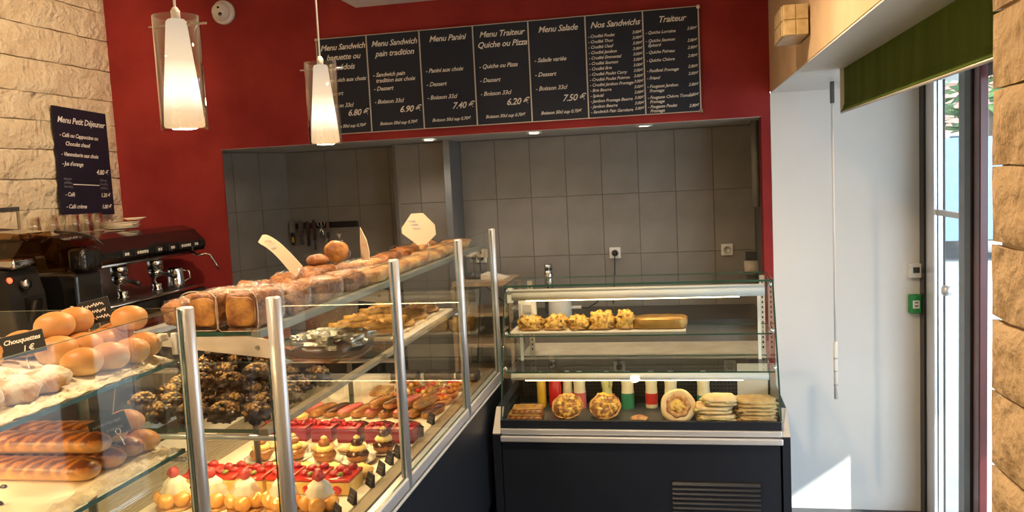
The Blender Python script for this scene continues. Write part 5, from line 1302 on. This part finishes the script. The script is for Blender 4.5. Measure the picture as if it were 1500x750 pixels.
for i, x in enumerate((-1.075, -0.985, -0.895)):
    ct.put((x, 2.575, ZK), 0, f'brown chocolate tart, {ORD[i]} after the raspberry tarts', 'chocolate tarts')
# eclairs
def eclair(ic, name, lbl):
    t = thing(name, 'x', 'eclair')
    b = MB(); b.blob((0, 0, .015), (.019, .070, .016), 16, 12, .08, 60, 2, 0, .75); build('choux', b, 'choux', t, True)
    b = MB(); b.blob((0, 0, .0215), (.0185, .068, .0125), 14, 12, .05, 60, 3, .014, .75); build('icing', b, ic, t, True)
    return Maker(t)
ek = {'p': eclair('pink_ice', 'pink_eclair', ''), 'c': eclair('coffee_ice', 'coffee_eclair', ''), 'k': eclair('choc_ice', 'chocolate_eclair', '')}
nm = {'p': 'pink iced', 'c': 'coffee iced', 'k': 'chocolate iced'}
for i, ch in enumerate('pckpcpkpck'):
    ek[ch].put((-1.335 + .052 * i, 2.76, ZK), -0.30, f'{nm[ch]} eclair, {ORD[i]} from the left in the eclair row', 'eclairs')
for i, ch in enumerate('ckpc'):
    ek[ch].put((-1.06 + .055 * i, 2.765, ZK + .031), -0.30, f'{nm[ch]} eclair stacked on the others, {ORD[i]} from the left', 'eclairs')
# fruit tarts
t = thing('fruit_tart', 'x', 'tart')
b = MB(); b.lathe([(0, 0), (.036, 0), (.044, .018), (.041, .02), (0, .016)], 18); build('crust', b, 'crust', t, True)
for k in range(8):
    a = k * 2.4; r_ = .012 * math.sqrt(k); b = MB(); b.blob((r_ * math.cos(a), r_ * math.sin(a), .026 + .004 * (k % 2)), (.012, .010, .009), 9, 6, .2, 120, k); build('fruit_piece', b, ('orange_fruit', 'glaze', 'orange_fruit', 'berry', 'butter')[k % 5], t, True)
ft = Maker(t)
for r_, y in enumerate((2.90, 3.0, 3.10)):
    for i, x in enumerate((-1.06, -0.97, -0.88)):
        ft.put((x, y, ZK), random.uniform(0, 3), f'glazed orange and red fruit tart, {("near", "middle", "far")[r_]} row, {ORD[i]} from the left', 'fruit tarts', 0.98)
t = thing('nut_slice', 'flat brown nut slice left of the fruit tarts', 'cake', (-1.165, 3.05, ZK))
b = MB(); b.rbox(-.035, .035, -.05, .05, 0, .022, .003, 1); build('body', b, 'almond', t)
lg = None
for i, (x, lb) in enumerate(((-1.13, 'dark chocolate log at the far end of the deck, left one'), (-0.985, 'dark chocolate log at the far end of the deck, middle one'), (-0.86, 'short dark chocolate log at the far end, next to the glass'))):
    if lg is None:
        lg = thing('chocolate_log', lb, 'cake', (x, 3.24, ZK), 0, 'chocolate logs')
        b = MB(); b.rbox(-.058, .058, -.035, .035, 0, .045, .012, 3); build('body', b, 'choc', lg, True)
        b = MB(); b.rbox(-.06, .06, -.037, .037, -.0, .004, .001, 1); build('board', b, 'gilt', lg)
        lgm = Maker(lg); lgm.put((x, 3.24, ZK), 0, lb, 'chocolate logs')
    else: lgm.put((x, 3.24, ZK), 0, lb, 'chocolate logs', (1 if i < 2 else .8, 1, 1))
# little black cards along the sill
for i, (x, y, lb) in enumerate(((-0.852, 1.865, 'nearest the viewer'), (-0.852, 1.965, 'beside the last cream puff cake'), (-0.848, 2.085, 'beside the last strawberry slice'), (-0.850, 2.175, 'beside the last yellow tart'), (-0.855, 2.262, 'beside the chocolate puffs, near one'),
                                (-0.850, 2.320, 'beside the chocolate puffs, far one'), (-0.850, 2.405, 'before the wine squares'), (-0.985, 2.318, 'between the puff towers'), (-0.846, 2.53, 'beyond the wine squares'), (-0.846, 2.66, 'beside the eclairs'))):
    t = thing('sill_price_card', 'small black price card by the counter glass, ' + lb if i != 7 else 'small black price card standing between the puff towers', 'price card', (x, y, ZK), math.radians(-48) if i != 7 else -.2, 'small black price cards on the deck')
    b = MB(); b.hexa([(-.022, -.008, 0), (.022, -.008, 0), (.022, .004, 0), (-.022, .004, 0)], [(-.022, .004, .034), (.022, .004, .034), (.022, .0065, .034), (-.022, .0065, .034)]); p = build('card', b, 'slate', t)
    tb = MB()
    for k in range(2): squiggle(tb, -.015, .014, .021 - .010 * k, .006, 60 + i * 3 + k, .0006)
    tb.xf(Matrix(((1, 0, 0, 0), (0, .33, -.94, -.0088), (0, .94, .33, 0), (0, 0, 0, 1)))); build('lettering', tb, 'ink_dim', p)

# ================================================================= BACK COUNTER AND COFFEE THINGS
t = thing('back_counter', 'dark back counter along the stone wall behind the glass cases', 'counter', (-2.64, 2.6, 0))
b = MB(); b.box(-.31, .36, -1.7, 1.435, .96, 1.0); build('worktop', b, 'black', t)
b = MB(); b.box(-.31, .32, -1.7, 1.435, 0.08, .959); build('cabinet', b, 'dark_grey', t)
b = MB(); b.box(-.31, .28, -1.7, 1.435, 0, .08); build('plinth', b, 'black', t)

em = thing('espresso_machine', 'glossy black and chrome two group espresso machine on the back counter', 'coffee machine', (-2.62, 3.45, 1.0))
def ep(name, b, m, smooth=False): return build(name, b, m, em, smooth, world=True)
Y0, Y1 = 3.03, 3.86
for y in (Y0 + .06, Y1 - .06):
    for x in (-2.85, -2.46):
        b = MB(); b.lathe([(0, 1.0), (.02, 1.0), (.016, 1.06), (0, 1.06)], 12, (x, y, 0)); ep('foot', b, 'chrome', True)
b = MB(); b.rbox(-2.90, -2.395, Y0, Y1, 1.06, 1.185, .014, 3); ep('base', b, 'gloss_black', True)
b = MB(); b.tube([(-2.394, Y0 + .02, 1.188), (-2.394, Y1 - .02, 1.188)], .006, 8); ep('chrome_trim', b, 'chrome', True)
b = MB(); b.box(-2.70, -2.41, Y0 + .05, Y1 - .05, 1.186, 1.192); ep('drip_tray', b, 'dark_grey')
b = MB()
for k in range(34): b.box(-2.69, -2.42, Y0 + .07 + .021 * k, Y0 + .077 + .021 * k, 1.192, 1.196)
o = ep('drip_grid', b, 'chrome'); o['kind'] = 'stuff'
b = MB(); b.rbox(-2.90, -2.69, Y0 + .02, Y1 - .02, 1.184, 1.37, .006); ep('back_plate', b, 'steel')
# hood with rounded front
b = MB(); b.prism([(-2.92, 1.365), (-2.43, 1.362), (-2.395, 1.372), (-2.380, 1.395), (-2.385, 1.425), (-2.44, 1.480), (-2.50, 1.500), (-2.92, 1.505)], 'y', Y0, Y1); ep('hood', b, 'gloss_black')
b = MB(); b.hexa([(-2.384, Y0 + .05, 1.388), (-2.384, Y1 - .03, 1.388), (-2.391, Y1 - .03, 1.388), (-2.391, Y0 + .05, 1.388)], [(-2.380, Y0 + .05, 1.424), (-2.380, Y1 - .03, 1.424), (-2.391, Y1 - .03, 1.424), (-2.391, Y0 + .05, 1.424)]); ep('control_strip', b, 'black')
for k, y in enumerate((3.22, 3.33, 3.46, 3.56, 3.67, 3.76)):
    wide = k in (1, 4)
    b = MB(); b.rbox(-2.382, -2.372, y - (.045 if wide else .022), y + (.045 if wide else .022), 1.390, 1.424, .005); q = ep('button_pad', b, 'black')
    for j in range(5 if wide else 2):
        b = MB(); b.rbox(-2.374, -2.369, y - (.034 if wide else .010) + .0165 * j, y - (.022 if wide else -.002) + .0165 * j, 1.400, 1.414, .002, 1); build('button', b, 'frame_grey', q, world=True)
b = MB(); b.tube([(-2.43, Y0 + .03, 1.362), (-2.43, Y1 - .03, 1.362)], .008, 8); ep('hood_trim', b, 'steel', True)
for y in (3.33, 3.60):
    b = MB(); b.lathe([(0, 1.30), (.036, 1.30), (.038, 1.34), (.030, 1.362), (0, 1.362)], 20, (-2.50, y, 0)); g = ep('group_head', b, 'chrome', True)
    b = MB(); b.lathe([(0, 1.262), (.026, 1.264), (.034, 1.285), (.034, 1.299), (0, 1.299)], 20, (-2.50, y, 0)); build('portafilter', b, 'chrome', g, True, world=True)
    b = MB(); b.tube([(-2.468, y - .01, 1.283), (-2.42, y - .03, 1.278), (-2.36, y - .055, 1.268)], [.006, .010, .011], 10); build('handle', b, 'black', g, True, world=True)
    b = MB(); b.tube([(-2.50, y, 1.262), (-2.50, y - .015, 1.245), (-2.49, y - .02, 1.235)], .006, 8); build('spout', b, 'chrome', g, True, world=True)
for y in (3.50, 3.77):
    b = MB(); b.lathe([(0, 0), (.020, 0), (.020, .006), (.014, .008), (0, .008)], 18); b.xf(Matrix.Translation((-2.396, y, 1.135)) @ Matrix.Rotation(PI / 2, 4, 'Y')); q = ep('gauge', b, 'chrome', True)
    b = MB(); b.lathe([(0, 0), (.011, 0), (.011, .003), (0, .003)], 14); b.xf(Matrix.Translation((-2.389, y, 1.135)) @ Matrix.Rotation(PI / 2, 4, 'Y')); build('dial', b, 'black', q, True, world=True)
b = MB(); b.tube([(-2.43, 3.80, 1.362), (-2.39, 3.805, 1.345), (-2.36, 3.82, 1.352), (-2.345, 3.835, 1.345), (-2.325, 3.845, 1.30), (-2.31, 3.85, 1.262)], [.006, .006, .006, .006, .006, .004], 8); ep('steam_wand', b, 'chrome', True)
b = MB(); b.prism([(-2.90, 1.184), (-2.60, 1.184), (-2.52, 1.37), (-2.90, 1.37)], 'y', Y0 - .006, Y0 + .002); ep('side_panel', b, 'gloss_black')
# milk jug and little cups on the drip tray
t = thing('milk_jug', 'shiny steel milk jug on the right of the drip tray', 'jug', (-2.46, 3.70, 1.1965))
b = MB(); b.lathe([(0, 0), (.040, 0), (.043, .012), (.040, .05), (.037, .085), (.039, .098), (.037, .098), (.035, .085), (.038, .05), (.040, .014), (0, .004)], 22); build('body', b, 'chrome', t, True)
b = MB(); b.tube([(.036, .010, .085), (.062, .02, .080), (.066, .02, .045), (.040, .010, .028)], .004, 8); build('handle', b, 'chrome', t, True)
t = thing('coffee_pot', 'small steel pot under the right coffee group', 'pot', (-2.50, 3.60, 1.1965))
b = MB(); b.lathe([(0, 0), (.024, 0), (.026, .006), (.018, .012), (.022, .03), (.02, .036), (0, .036)], 18); build('body', b, 'chrome', t, True)
dup(t, (-2.49, 3.33, 1.1965), 0, 'small steel pot under the left coffee group')
# plates and glasses on the hood
pl = Maker(tag(build('plate', MB().lathe([(0, 0), (.05, 0), (.085, .008), (.088, .011), (.05, .004), (0, .004)], 28), 'dish', None, True), 'x', 'plate'))
for k in range(4): pl.put((-2.60 + .006 * (k % 2), 3.50, 1.5055 + .0085 * k), 0, f'{("bottom", "second", "third", "top")[k]} white plate of the stack on the coffee machine', 'white plates on the coffee machine')
o = build('saucer', MB().lathe([(0, 0), (.03, 0), (.05, .008), (.052, .011), (.03, .005), (0, .005)], 22), 'dish', loc=(-2.56, 3.56, 1.5475), smooth=True); tag(o, 'cream saucer lying on top of the white plates', 'saucer')
gl = Maker(tag(build('drinking_glass', MB().lathe([(.032, 0), (.0305, .0), (.023, .074), (0, .078), (0, .084), (.0255, .082), (.032, .002)], 16), 'drink_glass', None, True), 'x', 'glass'))
for i, (x, y) in enumerate(((-2.80, 3.30), (-2.80, 3.375), (-2.80, 3.45), (-2.80, 3.525), (-2.80, 3.60), (-2.72, 3.34), (-2.72, 3.42))):
    gl.put((x, y, 1.506), 0, f'upturned drinking glass on the coffee machine, {ORD[i]} along the row below the breakfast board' if i < 5 else f'upturned drinking glass in front of the row, {("left", "right")[i - 5]} one', 'upturned glasses on the coffee machine')
gl.put((-2.80, 3.19, 1.506), 0, 'lone upturned glass left of the row of glasses', 'upturned glasses on the coffee machine')
# coffee grinder with smoked hopper
t = thing('coffee_grinder', 'black coffee grinder with chrome collar and smoked amber hopper', 'grinder', (-2.53, 2.73, 1.0))
b = MB(); b.prism([(-.13, 0), (.10, 0), (.085, .30), (.055, .40), (-.10, .42), (-.13, .40)], 'y', -.10, .08); build('body', b, 'black', t)
b = MB(); b.rbox(-.045, .085, -.065, .055, .405, .445, .008); build('chrome_collar', b, 'chrome', t, True)
b = MB(); b.blob((.065, -.07, .365), (.012, .012, .012), 12, 8); build('red_lamp', b, mat('red_lamp_glow', (.6, .05, .02), .3, col2=(.65, .06, .03), emit=(1, .15, .05), estr=1.5), t, True)
b = MB(); b.lathe([(0, 0), (.022, 0), (.020, .014), (0, .016)], 14, wob=.06, lobes=6); b.xf(Matrix.Translation((.088, -.02, .345)) @ Matrix.Rotation(PI / 2, 4, 'Y')); build('knob', b, 'steel', t, True)
b = MB(); b.prism([(-.13, .445), (.10, .445), (.15, .50), (.14, .54), (-.10, .56)], 'y', -.085, .075); build('hopper', b, 'amber', t)
b = MB(); b.prism([(.06, .20), (.10, .20), (.115, .28), (.07, .30)], 'y', -.03, .03); build('dosing_spout', b, 'gloss_black', t)
t = thing('smoked_cabinet', 'black cabinet with a curved smoked amber lid beside the coffee machine', 'cabinet', (-2.43, 2.918, 1.0))
b = MB(); b.rbox(-.09, .09, -.06, .09, .0, .36, .01); build('body', b, 'gloss_black', t)
b = MB(); b.rbox(.02, .10, -.02, .10, .362, .46, .02, 3); build('black_end', b, 'gloss_black', t, True)
pfl = [(-.20, .37), (.018, .37), (.018, .46), (.09, .47), (.06, .495), (-.02, .517), (-.12, .527), (-.19, .525), (-.23, .47)]
b = MB(); b.prism(pfl, 'y', -.05, .09); build('smoked_lid', b, 'amber', t)
b = MB(); b.tube([(.10, .1, .468), (.06, .1, .498), (-.02, .1, .52), (-.12, .1, .53)], .004, 6); build('lid_edge', b, 'black', t, True)
t = thing('straw_jar', 'small glass jar holding straws and a spoon before the grinder', 'jar', (-2.36, 2.80, 1.0))
b = MB(); b.lathe([(0, 0), (.05, 0), (.055, .06), (.05, .12), (.047, .12), (.05, .06), (.045, .006), (0, .006)], 18); build('jar', b, 'drink_glass', t, True)
b = MB(); b.blob((0, 0, .05), (.042, .042, .045), 14, 8, .6, 60, 4); build('sweets', b, 'crate', t, True)
b = MB(); b.tube([(0, .01, .03), (.02, .02, .24)], .006, 8); build('straw', b, 'dish', t, True)
b = MB(); b.tube([(.01, -.01, .03), (.06, .03, .20)], .003, 6); b.blob((.064, .033, .215), (.010, .006, .016), 10, 6); build('spoon', b, 'steel', t, True)
t = thing('wall_shelf_frame', 'framed pale panel with a dark top bar on the stone wall', 'frame', (LX + .035, 3.05, 1.62))
b = MB(); b.box(-.012, .010, -.38, .22, 0, .018); build('top_bar', b, 'dark_grey', t)
b = MB(); b.box(-.010, .004, -.38, .205, -.30, -.002); build('panel', b, 'stone', t)
b = MB(); b.box(-.010, .008, .207, .22, -.30, -.002); build('side_bar', b, 'sill', t)
# crates of supplies on a lower shelf by the red wall
cr = thing('crate', 'terracotta coloured crate, lower of two by the red wall', 'crate', (-2.14, 3.86, 0.0), 0, 'crates by the red wall')
b = MB(); b.box(-.12, .12, -.10, .10, .60, .61); b.box(-.12, .12, -.10, -.092, .61, .735); b.box(-.12, .12, .092, .10, .61, .735); b.box(-.12, -.112, -.092, .092, .61, .735); b.box(.112, .12, -.092, .092, .61, .735)
b.v = [(x, y, z - .60) for x, y, z in b.v]; build('box', b, 'crate', cr)
b = MB(); b.rbox(-.124, .124, -.106, -.100, .10, .122, .002, 1); build('rim', b, 'crate', cr)
cr.location = (-2.13, 3.86, .70)
dup(cr, (-2.12, 3.87, .836), 0, 'terracotta coloured crate, upper of two by the red wall')
t = thing('supply_stand', 'dark low stand carrying two crates by the red wall', 'stand', (-2.13, 3.86, 0))
b = MB(); b.box(-.14, .14, -.14, .14, .66, .70); build('top', b, 'dark_grey', t)
for sx in (-1, 1):
    for sy in (-1, 1):
        b = MB(); b.box(sx * .125 - .012, sx * .125 + .012, sy * .125 - .012, sy * .125 + .012, 0, .659); build('leg', b, 'dark_grey', t)

bpy.context.view_layer.update()
